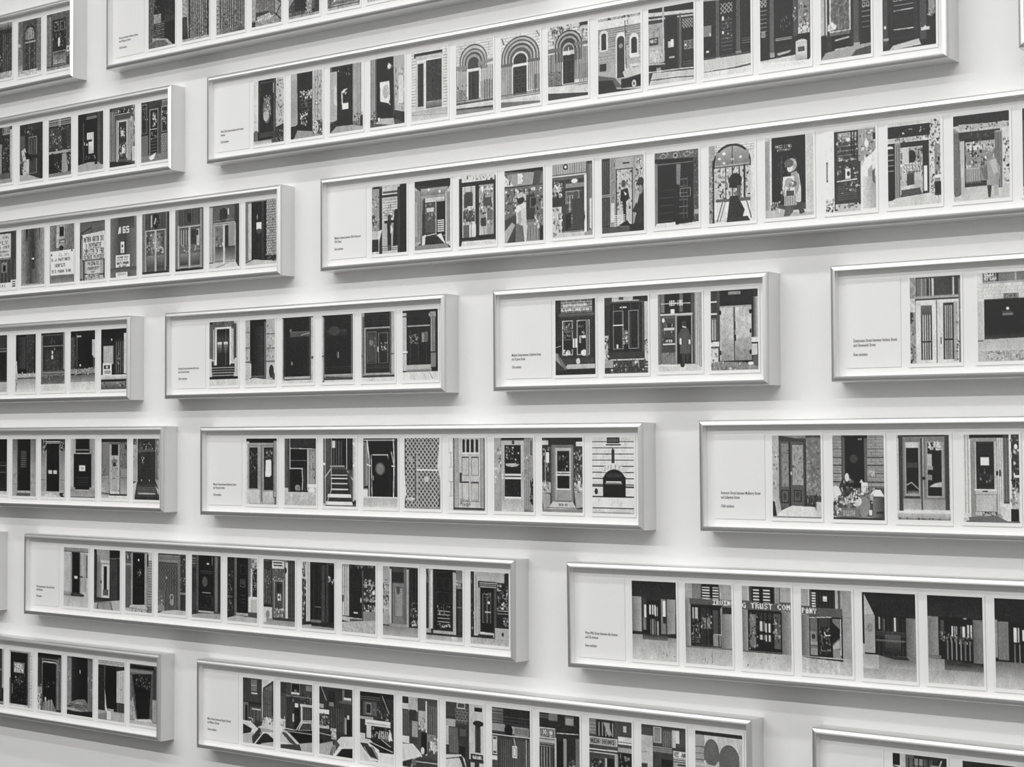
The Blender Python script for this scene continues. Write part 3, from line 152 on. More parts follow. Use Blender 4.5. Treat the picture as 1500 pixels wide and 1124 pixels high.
"R 0 0 100 100 76;K 0 12 100 32 5 5 66 .8;R 10 0 100 10 44;Q 12 0 30 9 2 2 76 2;N 12 0 34 10 16 15 85 4;R 34 0 38 10 28;R 66 0 69 10 60;R 10 10 100 12 60;R 46 24 72 30 64;B 46 24 72 30 34 1.2;T 48 25 22 4 24 DIAMOND;R 0 32 12 78 70;R 12 30 100 74 14;G 12 68 100 76 16 28;E 53 41 2.5 1.6 92;R 44 46 62 48.5 44;R 42 44 60 45 30;P 66 0 76 12 76 100 72 100 100 0 100;G 0 76 100 88 66 72;N 14 88 100 99 110 40 76 3;R 0 76 10 77 22"],
11:["R 0 0 100 100 14;R 60 40 96 92 18;H 60 42 96 66 2 44 1.5;R 0 94 100 100 72;B 62 42 96 90 34 1",
"R 0 0 100 100 46;R 0 0 22 100 62;R 76 0 100 100 60;G 0 0 22 60 40 62;G 76 0 100 60 42 62;R 22 0 76 90 12;W 22 0 34 90 24 12;R 36 20 60 50 24;H 38 22 58 50 8 40 1.6;R 0 78 22 79 44;R 76 76 100 77 44;R 22 90 76 94 62;R 20 94 76 98 34;E 10 64 5 5 52;E 88 64 5 5 52;R 80 0 100 2 30",
"R 0 0 100 100 60;G 0 0 20 60 36 62;G 78 0 100 60 40 60;R 4 0 100 20 20;R 20 4 80 6 72;H 20 6 80 9 1 60 2;N 8 0 24 22 24 20 90 5;N 76 0 96 22 24 20 90 5;R 24 9 76 90 10;R 28 12 72 34 16;R 32 54 46 60 84;R 52 54 66 60 84;R 33 56.5 45 57.5 50;R 53 56.5 65 57.5 50;R 0 70 22 71 40;R 78 70 100 71 40;P 66 0 100 0 90 22 90 80 90 100 92 100 100;P 76 8 98 40 92 70 98 60 100 4 100;P 24 78 92 96 92 90 96 100 100 84 100 76 96;R 80 74 96 88 56",
"R 0 0 100 100 66;R 22 0 76 24 14;W 0 0 22 80 74 60;W 76 0 100 80 50 66;R 22 18 74 20 44;R 14 26 84 82 11;R 22 26 74 82 13;R 36 45 60 55 86;R 42 48 54 52 66;H 24 64 72 80 4 26 1.5;R 0 82 100 86 60;R 20 82 76 86 12;G 0 86 100 98 54 60;R 0 98 100 100 40;H 20 86 76 88 1 70 1.5",
"R 0 0 100 100 42;V 0 0 30 60 5 50 3;R 0 0 100 6 20;R 30 8 72 92 38;R 32 10 70 28 14;R 36 10 40 28 60;R 66 10 70 86 66;R 32 10 36 88 64;R 36 28 66 90 68;N 38 30 66 70 60 26 80 3.5;R 44 34 60 46 44;R 46 40 56 46 20;V 42 48 62 88 4 56 2;R 34 88 70 92 78;N 74 4 100 62 30 20 60 5;N 0 40 30 70 16 30 60 4;H 0 62 30 66 2 58 2;R 76 50 100 64 52;G 0 66 30 92 52 66;G 74 66 100 92 50 66;L 20 2 0 90 30 92;P 26 30 92 100 92 100 95 34 95;R 0 95 100 100 80;G 0 93 30 100 60 80",
"R 0 0 100 100 24;R 0 0 18 70 62;R 0 0 14 10 30;N 2 4 16 40 14 30 84 4;R 84 0 100 70 44;L 76 2 94 4 96 70;N 82 0 100 30 14 20 84 4;R 18 4 82 76 22;N 22 6 76 22 50 20 80 3.5;R 18 18 78 22 36;N 32 30 44 42 10 50 84 3;B 26 26 74 72 30 1;E 33 68 2 1.5 66;E 62 68 2 1.5 66;P 70 0 74 16 70 6 100 0 100;P 26 14 74 84 74 96 96 6 96;H 16 78 88 90 4 46 1.5;R 20 88 84 91 60;H 10 95 92 98 1 18 2;P 62 84 66 100 70 100 88;P 70 84 76 96 92 98 84"],
12:["R 0 0 100 100 60;R 0 0 100 7 15;R 0 5 10 100 76;R 4 8 50 98 58;R 52 8 92 98 56;R 90 4 100 100 58;R 10 14 38 76 20;R 58 14 90 78 20;N 10 20 38 60 36 15 60 4;R 66 34 82 56 88;P 88 64 33 80 32 82 50 78 58 62 58;H 4 10 90 12 1 44 1.5;R 46 8 50 96 52;R 50 10 52 96 36;G 4 78 46 98 74 70;G 54 80 94 98 74 66;R 44 78 49 96 56;R 92 88 96 100 24;N 60 16 88 32 20 20 60 4;R 88 8 91 90 44",
"R 0 0 100 100 16;R 0 0 16 76 30;W 0 0 18 76 38 24;L 74 1.5 18 0 18 46;R 18 0 100 14 22;L 80 1.5 18 15 100 16;R 20 16 70 78 16;L 66 1 20 33 72 33;L 84 2 18 45 58 45;L 76 2 56 45 58 62 56 80;R 60 45 68 80 22;R 72 17 100 80 48;L 80 2 74 16 74 74;V 76 20 96 70 5 62 2.4;N 78 20 96 68 30 30 68 4;R 72 68 100 73 80;R 72 73 100 80 66;E 86 77 10 4 84;E 42 74 8 5 54;N 34 70 52 80 14 20 72 4;R 0 76 18 78 34;R 0 74 12 100 74;G 0 80 100 100 72 66;R 18 78 74 80 18;M 0 82 100 100 .08 4",
"R 0 0 100 100 30;R 22 0 72 42 17;V 30 4 60 40 4 46 1.5;L 80 1.5 26 0 26 50;L 80 1.5 72 0 72 46;R 0 0 8 100 66;R 2 0 6 96 30;R 8 0 20 98 30;R 28 4 38 14 76;R 22 40 66 42 60;P 22 26 46 74 46 86 98 12 98;H 24 46 74 62 3 80 2;R 24 48 74 52 24;H 26 58 74 60 1 80 2.4;H 26 66 74 67 1 82 3;H 24 74 76 76 1 84 3;P 84 16 82 86 82 86 87 14 87;P 84 10 93 88 93 90 98 9 98;P 24 16 87 88 87 90 93 12 93;L 78 2 6 58 26 44;L 78 2 74 48 96 66;L 70 2 26 44 26 76 12 96;R 74 0 90 46 20;P 30 76 46 90 64 90 98 86 90;R 90 0 94 92 66;R 94 0 100 90 78;N 90 6 100 12 4 85 92 6;E 4 38 4 2 90;E 94 40 4 2 90;R 90 92 100 96 20",
"R 0 0 100 100 20;L 80 1.6 2 3 92 3;R 0 6 14 100 44;W 0 10 14 68 30 60;R 0 69 14 72 16;R 0 74 14 86 84;L 84 3 12 4 18 30 18 84;R 20 6 86 84 16;L 80 2 28 24 72 24 68 60;L 78 1.6 24 24 26 84;R 28 26 72 84 14;E 50 44 14 9 34;E 50 44 10 7 46;L 84 2.4 88 2 90 30 88 84;L 72 2 82 20 90 40;L 84 3 84 40 96 40;L 84 3 12 38 22 40;R 28 54 31 60 60;R 92 0 100 70 22;R 0 84 100 86 80;G 0 86 100 98 66 72;R 0 98 100 100 80",
"R 0 0 100 100 30;H 0 0 100 100 24 20 1.4;D 3 0 98 100 9 66 3.4;R 33 20 38 90 60;R 29 22 32 90 26;R 36 44 92 46.5 80;E 62 58 7 4 76;R 12 26 22 34 62;E 18 86 12 2 72;G 0 98 100 100 50 60;P 80 98 0 100 0 100 60 92 40;P 80 0 40 5 80 0 90;L 60 1 96 50 96 90;L 24 2 98 80 96 96",
"R 0 0 100 100 84;K 0 0 12 100 1 5 62 1.4;R 12 0 100 100 44;R 16 0 28 96 62;R 84 0 95 96 60;R 98 0 100 100 84;R 14 0 15.5 98 20;R 96 0 98 98 20;R 26 0 88 98 70;A 38 2 45 20 18;A 49 2 57 20 18;A 61 2 69 20 18;A 74 2 81 20 18;R 36 20 84 22 82;B 36 26 56 52 40 1.4;B 62 26 82 52 42 1.4;R 36 26 56 27.5 20;R 62 26 82 27.5 22;B 36 60 56 86 44 1.4;B 62 60 82 86 46 1.4;R 60 61 82 62.5 26;R 30 48 36 61 28;R 30 60 56 62 26;H 36 86 84 88 2 46 1;N 30 84 60 94 36 35 70 4;R 20 95 96 97 78;R 14 96 98 98 22;R 26 0 27.5 96 50;R 87 0 88.5 96 46",
"R 0 0 100 100 40;R 0 0 18 100 50;V 2 0 17 100 4 62 3;N 0 14 18 60 24 30 84 5;R 18 4 76 100 68;R 18 0 88 3 15;R 27 10 68 80 16;R 46 4 52 9 26;N 30 12 50 30 20 60 92 3;N 54 20 64 40 8 50 80 3;E 46 37 16 2.4 66;R 30 35 50 37 66;R 20 49 74 51.5 84;R 20 53.5 74 56 86;R 24 46 28 58 60;R 70 46 74 58 60;R 20 56 26 100 60;N 30 60 66 78 20 14 30 4;R 27 80 68 82 84;G 20 84 74 100 62 72;R 76 0 92 98 46;V 77 2 92 96 3 58 3;N 76 20 92 60 20 34 78 4;R 92 0 100 98 58;R 93 4 96 24 20;N 92 56 98 90 20 15 40 6;R 0 40 16 44 70",
"R 0 0 100 100 26;R 10 0 100 12 20;R 0 4 16 10 74;R 84 6 100 12 80;R 0 12 20 60 22;N 0 14 18 60 26 14 70 5;R 10 20 18 34 84;V 8 16 9 60 1 60 2;R 0 60 22 74 66;N 0 60 22 72 24 40 92 5;P 60 0 74 20 76 20 94 4 98;R 78 16 100 58 24;N 80 16 98 64 60 16 84 4.5;R 80 62 100 72 70;N 80 60 98 74 20 40 90 6;P 62 80 74 100 72 100 92 84 94;R 24 10 78 86 42;R 34 14 72 84 66;R 38 18 68 68 14;R 42 24 46 30 34;N 42 24 66 50 14 30 86 3;R 34 45.5 70 47.5 76;R 34 49 70 51 78;R 30 14 34 86 50;R 72 14 76 86 50;R 36 70 70 84 56;R 36 68 70 70 78;P 72 26 86 76 86 86 96 14 96;T 42 88 22 3.5 26 616_BY;P 50 0 96 100 95 100 100 0 100;L 40 2 12 94 88 94",
"R 0 0 100 100 80;H 0 2 100 66 8 28 2;R 0 92 100 94 15;R 0 77 100 79 18;R 0 63 26 65 20;R 78 64 100 66 20;R 36 0 66 8 22;H 38 2 64 6 3 40 1.4;R 34 9 70 11 20;R 47 16 54 34 26;R 49 14 52 34 20;E 36 22 2 1 30;E 68 22 2 1 30;P 78 24 46 30 38 50 35 72 38 80 46;L 34 1 30 44 32 40;L 34 1 38 42 40 37;L 34 1 46 41 46 36;L 34 1 56 41 56 36;L 34 1 64 42 66 37;A 26 42 80 82 13;R 26 52 80 80 13;E 53 50 20 3 22;R 34 57.5 70 59.5 78;G 32 60 72 62 60 20;R 32 66 74 80 11;E 10 71 4 4 20;R 28 79 80 80 60;R 0 93.5 100 98 74;R 0 98 100 100 62;H 20 98 90 99 1 45 1.4;R 0 79 100 91 82"],
13:["R 0 0 100 100 52;R 0 0 16 96 66;N 0 10 16 80 30 45 78 5;R 14 4 70 92 30;P 26 14 0 68 6 68 10 14 6;R 16 8 36 88 36;R 20 10 34 62 52;R 38 8 64 86 34;R 42 12 64 60 58;N 42 14 64 60 40 34 66 4;N 20 12 34 60 24 34 62 4;R 35 8 38 88 18;R 38 44 41 48 76;B 18 66 34 82 18 1.8;B 44 66 60 80 18 1.8;E 26 74 3 4 26;E 52 72 4 4 26;R 66 10 70 86 22;R 70 0 100 76 46;N 70 8 98 72 130 38 62 3.5;L 34 1 70 0 70 70;R 70 72 100 86 26;N 70 70 100 84 20 16 60 5;P 80 15 92 40 85 85 86 96 98 8 98;P 18 0 80 8 80 8 98 0 98;R 90 80 100 98 74;P 66 4 78 14 76 18 92 8 94;R 70 0 100 3 30;M 70 0 100 70 .2 5",
"R 0 0 100 100 56;H 0 12 100 60 5 18 2;K 0 2 100 60 6 16 44 1.2;R 18 0 68 66 20;R 24 2 62 60 15;R 62 4 68 60 36;R 19 2 24 60 34;E 42 28 8 5 26;R 50 4 58 6 48;R 68 42 82 48 66;N 70 44 80 48 10 40 88 4;R 40 50 60 80 14;R 60 60 100 70 40;R 0 62 100 96 30;E 26 62 13 11 22;N 14 50 40 74 40 14 74 4.5;E 28 50 4 5 78;E 6 70 10 10 82;R 56 56 68 68 82;P 78 52 56 56 52 60 56;P 84 70 72 80 64 92 64 100 72;N 40 60 80 80 50 40 92 6;R 78 74 100 98 34;W 78 74 100 98 46 24;E 60 84 12 12 50;P 66 20 78 36 68 46 78 30 84;E 46 78 10 6 78;N 4 72 50 90 50 15 88 6;R 13 86 52 99 44;T 20 89 24 6 64 BUSH;N 0 84 14 98 20 30 88 5;R 70 88 76 94 84;R 0 97 100 100 24;R 84 90 98 92 20",
"R 0 0 100 100 76;R 2 0 98 4 15;R 4 0 12 88 26;R 90 0 98 88 26;R 12 2 90 86 46;V 14 4 90 84 3 36 1.4;R 16 8 44 70 60;R 18 9 41 16 74;R 18 15 41 68 15;R 20 32 40 38 26;L 60 2 18 58 28 55 40 62;G 20 64 40 69 24 60;R 46 4 48 86 20;R 49 4 51 86 62;R 56 8 88 72 58;R 58 9 84 70 15;N 58 8 84 18 20 60 86 6;R 58 22 66 38 66;R 58 46 66 52 50;P 68 60 60 70 56 84 54 84 60;R 58 36 68 40 56;R 14 71 44 73 22;G 12 74 46 86 56 64;G 50 74 90 86 54 62;E 51 50 3 2 18;P 80 0 88 98 86 100 90 0 90;G 0 90 100 97 70 56;R 2 96 98 98 50;N 0 95 100 98 14 20 60 4;R 0 98 100 100 86;R 0 0 3 88 70",
"R 0 0 100 100 76;R 0 0 14 90 82;V 2 0 12 90 2 66 3;R 12 0 72 5 15;R 14 4 64 94 54;R 22 8 60 92 68;R 24 8 56 62 24;R 26 10 54 60 18;R 32 26 47 35 88;N 28 40 54 56 14 18 50 4;B 22 68 60 88 44 1.2;R 35 64 44 65.5 26;R 20 62 60 64 78;N 34 88 62 94 26 15 60 4;R 60 4 72 94 56;V 61 4 72 90 3 74 2.6;E 61 44 2 3 22;E 66 44 2 4 30;R 72 0 84 78 26;V 72 4 82 76 3 44 2;R 82 0 86 88 82;R 86 0 100 80 24;N 86 2 100 60 30 14 86 5;E 94 14 3 3 88;R 92 46 100 49 86;R 86 64 100 84 68;N 86 60 100 80 14 40 92 6;P 80 64 76 84 82 84 86 66 82;P 74 64 80 82 86 78 99 66 90;R 84 84 98 98 15;P 40 10 94 60 92 78 98 100 98 100 100 4 100;R 0 95 10 98 70"],
14:["R 0 0 100 100 70;R 0 0 100 8 56;R 0 6 100 8 40;R 32 8 66 82 15;R 28 10 34 84 56;R 66 10 72 80 56;W 72 10 92 74 70 56;R 44 48 56 52 84;E 50 80 34 4 26;R 66 48 78 50 24;R 92 12 96 50 24;G 0 72 30 82 66 46;G 0 82 100 100 66 74;W 0 10 28 74 72 66",
"R 0 0 100 100 30;R 0 0 60 4 16;R 0 4 12 80 22;P 58 10 0 60 0 60 18 16 22;R 26 18 60 22 72;R 24 22 60 84 52;R 30 24 60 80 74;R 38 28 50 70 15;R 36 66 56 76 34;V 12 10 24 84 3 50 3;R 62 0 100 88 17;V 62 14 100 88 9 34 1.6;L 56 1 62 14 100 14;R 0 80 60 86 22;P 66 0 88 100 84 100 100 0 100;P 36 14 88 66 87 74 100 10 100;P 54 18 89 64 88 68 100 16 100;E 28 54 3 3 20",
"R 0 0 100 100 46;R 0 0 26 16 30;N 0 2 22 30 20 20 70 5;R 0 16 22 96 36;H 0 20 22 24 2 60 2;R 22 2 28 90 56;R 28 2 72 88 14;Q 32 34 68 88 2 4 22 1;E 50 14 2.5 2 86;N 44 28 60 44 12 40 78 3;R 72 2 80 90 60;R 84 0 100 90 56;H 84 4 100 96 22 24 1.2;R 86 0 100 14 74;R 80 4 86 24 24;P 70 20 88 74 88 84 96 10 96;P 24 20 92 84 96 84 99 20 98;G 0 94 80 100 60 74;N 10 94 90 100 14 36 80 5",
"R 0 0 100 100 30;H 2 3 74 15 6 60 1.6;R 0 16 76 96 30;D 2 17 72 60 7 48 1;V 4 60 26 94 4 50 1.6;R 30 56 70 94 34;V 28 20 72 94 5 24 2;E 50 72 7 6 62;E 50 72 4 4 30;E 50 80 7 5 56;R 72 0 80 96 44;R 80 2 100 90 24;N 80 6 100 60 34 20 66 4;H 80 62 100 66 2 66 2;N 4 70 20 90 26 30 84 4;R 0 86 24 96 50;P 70 20 94 60 92 100 94 100 100 0 100;E 31 40 2 2 80",
"R 0 0 100 100 22;R 0 2 14 20 28;H 0 4 14 16 3 50 2;R 16 0 24 92 34;R 24 0 76 90 16;R 52 12 60 15 66;V 70 2 71 16 1 60 1.6;H 30 24 72 30 2 30 1.4;E 46 42 9 8 32;H 36 58 66 61 1 56 2;B 30 64 72 84 26 1;N 32 62 72 84 20 20 44 3;R 78 0 90 92 30;V 80 2 90 90 2 52 2.4;R 90 2 100 90 22;R 16 88 100 93 30;R 24 88 76 91 62;P 60 0 94 30 92 100 93 100 100 0 100;R 0 60 14 88 26",
"R 0 0 100 100 20;N 0 0 20 90 40 15 50 4;R 24 0 32 92 38;R 32 0 72 90 16;B 44 12 64 26 32 1;B 44 34 60 46 36 1.4;R 48 36 58 42 30;H 46 56 62 78 4 30 1.2;R 70 0 80 84 42;R 80 0 100 16 66;N 80 2 100 20 26 20 84 4;R 78 16 84 80 70;R 84 20 100 62 22;N 84 20 100 62 30 14 72 4;R 70 62 100 84 68;P 78 72 60 100 60 100 84 72 84;V 78 64 98 84 4 54 2;R 68 84 100 92 30;R 30 86 70 90 60;P 66 0 94 30 90 100 94 100 100 0 100;H 0 60 18 64 2 46 1.4",
"R 0 0 100 100 32;R 28 2 68 14 76;R 32 4 60 6 20;R 32 8 60 10 22;R 66 0 74 14 50;R 0 4 28 70 24;V 2 16 26 68 4 44 1.4;N 2 14 28 66 30 18 60 4;R 0 70 30 72 20;R 0 73 28 92 76;E 14 84 6 6 50;R 30 16 70 88 36;N 30 14 72 36 40 20 76 3.6;R 38 32 62 74 30;B 34 32 64 76 62 2;R 42 36 58 50 20;R 46 52 56 62 84;E 50 57 3 2 22;V 40 34 66 74 3 26 1.6;N 34 74 66 88 70 40 90 3;R 70 4 78 92 76;E 70 16 4 5 24;R 78 2 100 86 22;R 84 20 96 62 20;V 80 4 98 84 3 36 1.6;G 0 90 100 100 52 62;R 30 88 100 92 26;R 0 88 10 96 76",
"R 0 0 100 100 24;R 0 0 14 26 70;L 20 3 6 2 10 22;N 2 0 20 30 24 15 76 5;R 14 0 26 94 80;V 16 0 24 92 2 54 2;R 0 30 12 80 28;N 0 30 14 86 34 14 84 4.4;R 26 0 76 90 20;R 28 4 58 88 17;V 30 10 60 86 2 26 1;H 40 66 60 68 1 44 2;R 62 4 70 90 28;R 76 0 82 92 26;R 82 4 100 88 16;N 82 18 100 30 10 50 90 4;P 20 10 88 100 90 100 95 10 95;P 58 10 94 60 96 100 98 100 100 0 100;R 28 86 60 90 44;P 64 0 95 30 94 30 100 0 100",
"R 0 0 100 100 22;R 0 0 22 76 58;V 2 4 22 76 3 74 3;R 0 46 6 56 30;R 24 4 60 80 18;N 24 0 100 6 16 20 70 5;R 36 70 48 72 80;R 60 4 98 68 20;R 64 28 98 30 56;R 64 50 98 52 56;N 66 20 98 34 20 50 88 4.6;N 66 36 98 54 40 30 84 4.6;N 66 58 98 68 26 30 88 4.6;E 94 40 4 3 90;E 57 52 1.6 4 80;R 62 68 100 82 50;R 60 8 64 80 32;P 66 0 76 24 78 60 80 60 84 20 84 0 82;R 24 80 60 84 34;P 66 0 84 100 82 100 100 0 100;M 0 84 100 100 .12 6",
"R 0 0 100 100 28;R 0 0 20 70 62;N 0 20 18 66 44 20 84 5;R 0 70 22 84 58;R 20 4 25 84 70;R 26 8 66 22 20;R 28 24 64 84 46;R 34 30 58 72 54;B 34 30 58 72 30 1.4;E 44 34 5 6 30;R 66 4 74 88 70;R 60 2 68 86 40;V 66 6 74 88 2 50 2;R 76 2 98 86 17;V 78 4 98 84 2 26 1.4;N 78 50 98 70 24 20 66 4;N 80 76 98 84 16 30 86 4;G 0 86 100 100 50 64;R 20 82 70 86 56;L 80 1.6 20 22 20 70",
"R 0 0 100 100 22;R 0 0 12 20 40;L 20 3 2 2 8 16;R 8 0 20 84 62;R 12 2 18 84 76;R 20 0 74 88 14;Q 26 10 68 50 2 2 24 1.2;B 24 4 70 84 24 1;H 32 56 66 76 4 60 1.6;N 32 50 66 66 20 30 66 3.4;N 30 76 68 82 26 30 90 3.4;R 74 4 82 90 66;R 82 0 100 28 46;N 82 2 100 28 20 30 70 5;R 84 26 100 90 20;V 88 30 98 86 2 36 1.6;H 84 50 100 54 1 60 1.6;R 20 86 76 90 62;R 0 84 14 90 62;R 14 90 100 94 24;G 0 93 100 100 60 70;P 74 70 93 84 93 90 100 74 100",
"R 0 0 100 100 24;R 0 0 10 90 22;N 0 10 12 80 16 20 60 4;R 10 0 20 88 72;V 12 4 18 86 2 54 2;R 20 0 90 14 66;R 88 2 100 20 20;P 22 20 12 66 14 66 20 22 18;H 24 14 70 22 3 76 1.6;R 20 22 26 88 60;R 26 22 62 82 13;B 32 30 54 70 50 1.4;R 36 34 52 70 20;V 40 34 48 70 1 56 1;E 48 42 3 2 90;R 38 54 54 56 66;N 34 28 54 36 14 40 80 3;R 62 22 68 88 30;R 68 16 100 74 18;N 70 16 100 50 50 18 80 5;H 70 50 100 58 2 60 1.6;N 86 60 98 72 20 40 84 3;R 64 75 100 77 22;R 64 76 100 92 66;E 84 84 3 3 28;P 74 26 82 62 84 62 90 26 88;R 20 86 60 90 22;G 0 91 100 100 60 68;M 0 90 100 100 .1 6"],
16:["R 0 0 100 100 20;G 0 0 100 20 17 20;R 0 20 22 64 52;R 2 22 20 64 58;W 0 22 22 64 44 62;R 24 24 68 68 15;R 24 22 34 62 24;R 28 30 33 46 78;R 26 46 32 62 46;R 38 30 44 42 82;R 46 30 54 42 86;R 52 32 58 44 80;H 36 44 60 58 3 26 1.4;R 42 48 52 68 50;R 54 50 62 68 56;V 36 26 64 68 5 13 2;R 66 22 80 66 46;R 70 24 77 44 86;R 70 44 77 52 20;R 68 56 78 66 46;R 80 22 98 66 56;W 80 22 98 66 50 60;R 97 40 100 64 20;P 20 0 64 60 68 100 66 100 70 30 76 0 68;G 20 68 80 80 26 58;G 0 74 100 100 62 74;G 0 68 24 82 56 66;G 80 70 100 84 52 66;N 60 80 96 96 10 50 70 4;R 76 22 79 66 24",
"R 0 0 100 100 40;R 0 0 12 22 62;R 12 0 34 20 48;L 76 1.6 14 0 14 22;R 36 0 72 18 14;H 38 3 54 20 5 76 2.6;H 60 3 72 20 5 72 2.6;L 74 2 76 0 77 20;R 78 0 100 20 60;R 0 18 10 78 56;W 0 20 12 78 46 60;R 10 19 100 26 34;R 12 26 80 30 15;T 60 19.6 46 6 90 IRVING;R 12 28 78 76 16;R 16 30 28 44 68;N 14 44 34 72 50 15 66 4;H 16 66 34 74 3 40 1.6;R 32 30 52 76 22;R 42 42 54 52 50;N 34 38 74 60 60 15 80 4;R 60 32 74 62 30;R 60 62 76 76 52;V 14 28 78 76 5 14 2;L 66 1.4 62 62 78 62;L 66 1.6 77 30 78 74;R 78 28 100 80 50;W 78 34 100 80 44 60;R 80 28 100 36 20;P 18 12 75 78 78 78 80 12 77;G 0 80 100 100 62 72;N 20 84 70 98 12 40 70 3.4;L 40 1 57 84 57 98;R 0 78 100 80 44",
"R 0 0 100 100 34;R 0 0 14 18 62;L 78 1.6 14 0 14 18;R 18 0 22 18 24;R 22 0 66 22 13;H 24 3 36 22 5 84 3;H 44 3 58 22 5 84 3;R 68 0 76 22 60;L 22 1 72 0 72 20;R 78 0 100 18 62;R 0 20 100 29 34;T 1 20.6 99 6.4 90 G_TRUST_COM;R 0 29 12 78 50;W 0 30 13 78 40 60;R 12 29 80 78 15;R 16 34 28 74 46;N 14 32 34 76 34 14 66 4;R 34 32 64 40 24;R 36 42 46 54 76;R 48 44 58 55 80;R 36 58 46 64 70;R 48 58 58 66 72;R 32 55 66 57 14;V 30 30 66 78 4 13 3.4;R 66 32 78 74 34;N 64 34 80 74 30 14 70 4;R 80 28 100 80 50;W 80 30 100 80 40 60;R 78 30 81 80 15;P 16 12 76 80 79 80 82 40 80;G 0 80 100 100 66 76;N 10 84 90 98 10 50 70 4;R 0 78 80 79 40",
"R 0 0 100 100 34;R 0 0 16 20 60;L 76 1.6 16 0 16 20;R 20 0 68 24 14;H 22 3 30 22 6 82 3;V 30 2 68 22 6 22 2;H 44 8 52 14 3 92 3;R 68 0 74 24 64;L 24 1 74 0 75 22;R 78 0 100 82 58;W 82 0 100 84 56 62;L 48 1 82 32 100 32;R 0 22 82 31 34;T 2 22.6 30 6.4 90 PANY;R 0 30 16 80 46;W 0 32 16 80 38 52;R 16 32 80 80 17;R 18 34 32 76 40;R 18 50 30 62 52;E 24 56 3.6 3 22;R 18 62 32 66 60;R 18 68 32 78 54;H 18 66 32 70 2 34 1.4;N 34 36 58 76 50 18 50 4;R 34 34 58 44 24;L 80 2 46 50 48 54 78 53;R 62 34 76 80 44;P 16 62 38 76 46 76 56 62 64;P 66 62 66 76 58 76 68 62 70;R 62 70 78 80 52;R 32 34 35 80 14;R 58 34 62 80 14;L 76 1.6 17 33 60 33;L 78 1.4 78 34 78 76;R 79 30 82 84 16;G 0 80 100 100 64 74;P 18 0 79 82 83 82 85 16 81;M 0 82 100 100 .1 5",
"R 0 0 100 100 20;P 14 0 0 4 0 4 64 0 64;P 66 4 2 24 27 24 70 4 68;R 4 28 24 70 60;L 40 1 6 27 24 26;H 8 38 20 44 3 44 1.2;N 8 36 20 46 12 36 56 3;P 17 6 0 100 0 100 26 24 26;G 24 0 100 10 15 18;E 66 10 3 1 12;R 24 26 82 72 15;R 30 28 34 42 64;R 38 30 42 44 44;R 60 28 63 44 88;V 26 28 80 72 6 22 2;H 26 44 80 50 3 30 1.4;R 42 48 72 68 30;G 42 48 72 70 34 18;H 26 54 80 56 2 44 1.2;R 82 28 100 74 44;W 82 30 100 74 38 50;R 0 60 4 74 66;G 0 72 100 100 44 72;P 22 24 70 82 73 90 78 60 76;G 50 76 100 86 42 64;G 0 72 30 88 60 72",
"R 0 0 100 100 17;G 0 0 100 24 16 20;R 0 24 4 70 52;R 4 24 20 68 48;W 2 26 20 68 44 54;R 20 24 82 74 14;R 24 28 30 44 30;N 22 40 44 52 18 30 74 3.6;R 44 34 50 46 88;R 52 34 56 50 70;R 60 34 68 46 88;R 72 32 80 46 82;N 40 40 80 54 34 20 80 3.6;V 30 30 80 72 7 13 2.4;V 32 50 80 72 6 50 2;H 24 46 82 48 1 40 1.4;R 82 26 100 74 42;W 82 28 100 74 38 48;E 68 25 3 1 60;G 0 68 24 80 40 60;G 20 74 100 86 18 50;P 24 10 70 60 74 80 80 40 78;G 0 84 100 100 58 74;G 0 72 30 86 52 64",
"R 0 0 100 100 17;R 0 24 5 66 54;R 6 26 24 68 46;R 26 26 82 72 14;R 32 32 42 48 80;R 46 34 54 46 84;R 58 34 66 48 80;V 28 30 80 72 7 13 2.4;V 30 50 80 72 6 46 2;R 84 28 100 74 42;G 0 70 100 90 40 66;G 0 88 100 100 66 74"],
17:["R 0 0 100 100 16;R 60 0 84 100 14;R 92 0 100 70 58;H 70 36 100 40 2 66 2;H 70 94 100 98 2 70 2;R 86 0 90 90 30",
"R 0 0 100 100 76;R 4 2 84 6 60;R 6 4 80 96 13;R 20 22 64 40 52;T 24 24 34 7 90 SEE;T 24 32 38 7 86 ROOM;N 22 22 66 60 60 20 84 3.4;N 12 40 76 92 90 10 40 3.4;R 12 60 15 78 50;R 80 2 90 100 60;H 88 6 100 96 16 60 1.4;W 76 6 84 96 20 56;R 0 50 5 96 30",
"R 0 0 100 100 24;R 0 0 100 8 13;R 14 6 90 60 20;B 18 10 86 96 52 2;R 22 14 80 18 66;E 50 17 7 2.4 92;R 24 16 76 92 11;N 26 40 72 60 30 12 50 3.4;R 0 60 18 72 58;R 0 72 14 100 70;N 0 56 20 96 30 20 84 4;E 34 80 3 4 84;P 46 26 84 60 80 80 100 20 100;V 30 80 66 100 3 60 3;N 84 20 100 60 20 20 60 5;R 78 12 84 96 40;V 84 6 98 96 2 44 3",
"R 0 0 100 100 30;R 0 0 16 84 40;N 0 20 16 50 24 20 84 4;V 2 4 18 84 3 56 3;R 20 0 80 76 13;W 20 0 80 76 20 12;R 50 22 53 28 80;R 80 2 100 92 36;N 82 20 100 60 18 20 70 5;V 82 6 96 90 2 50 2.4;P 46 18 76 40 72 70 72 84 84 80 94 12 90;L 66 2 20 88 40 76 60 84 80 92;L 62 1.6 24 84 50 76 76 88;P 22 30 94 80 92 88 100 20 100;P 18 0 90 60 94 100 92 100 100 0 100;P 60 0 86 30 88 60 94 30 93 0 90;H 10 80 80 88 3 24 1.6",
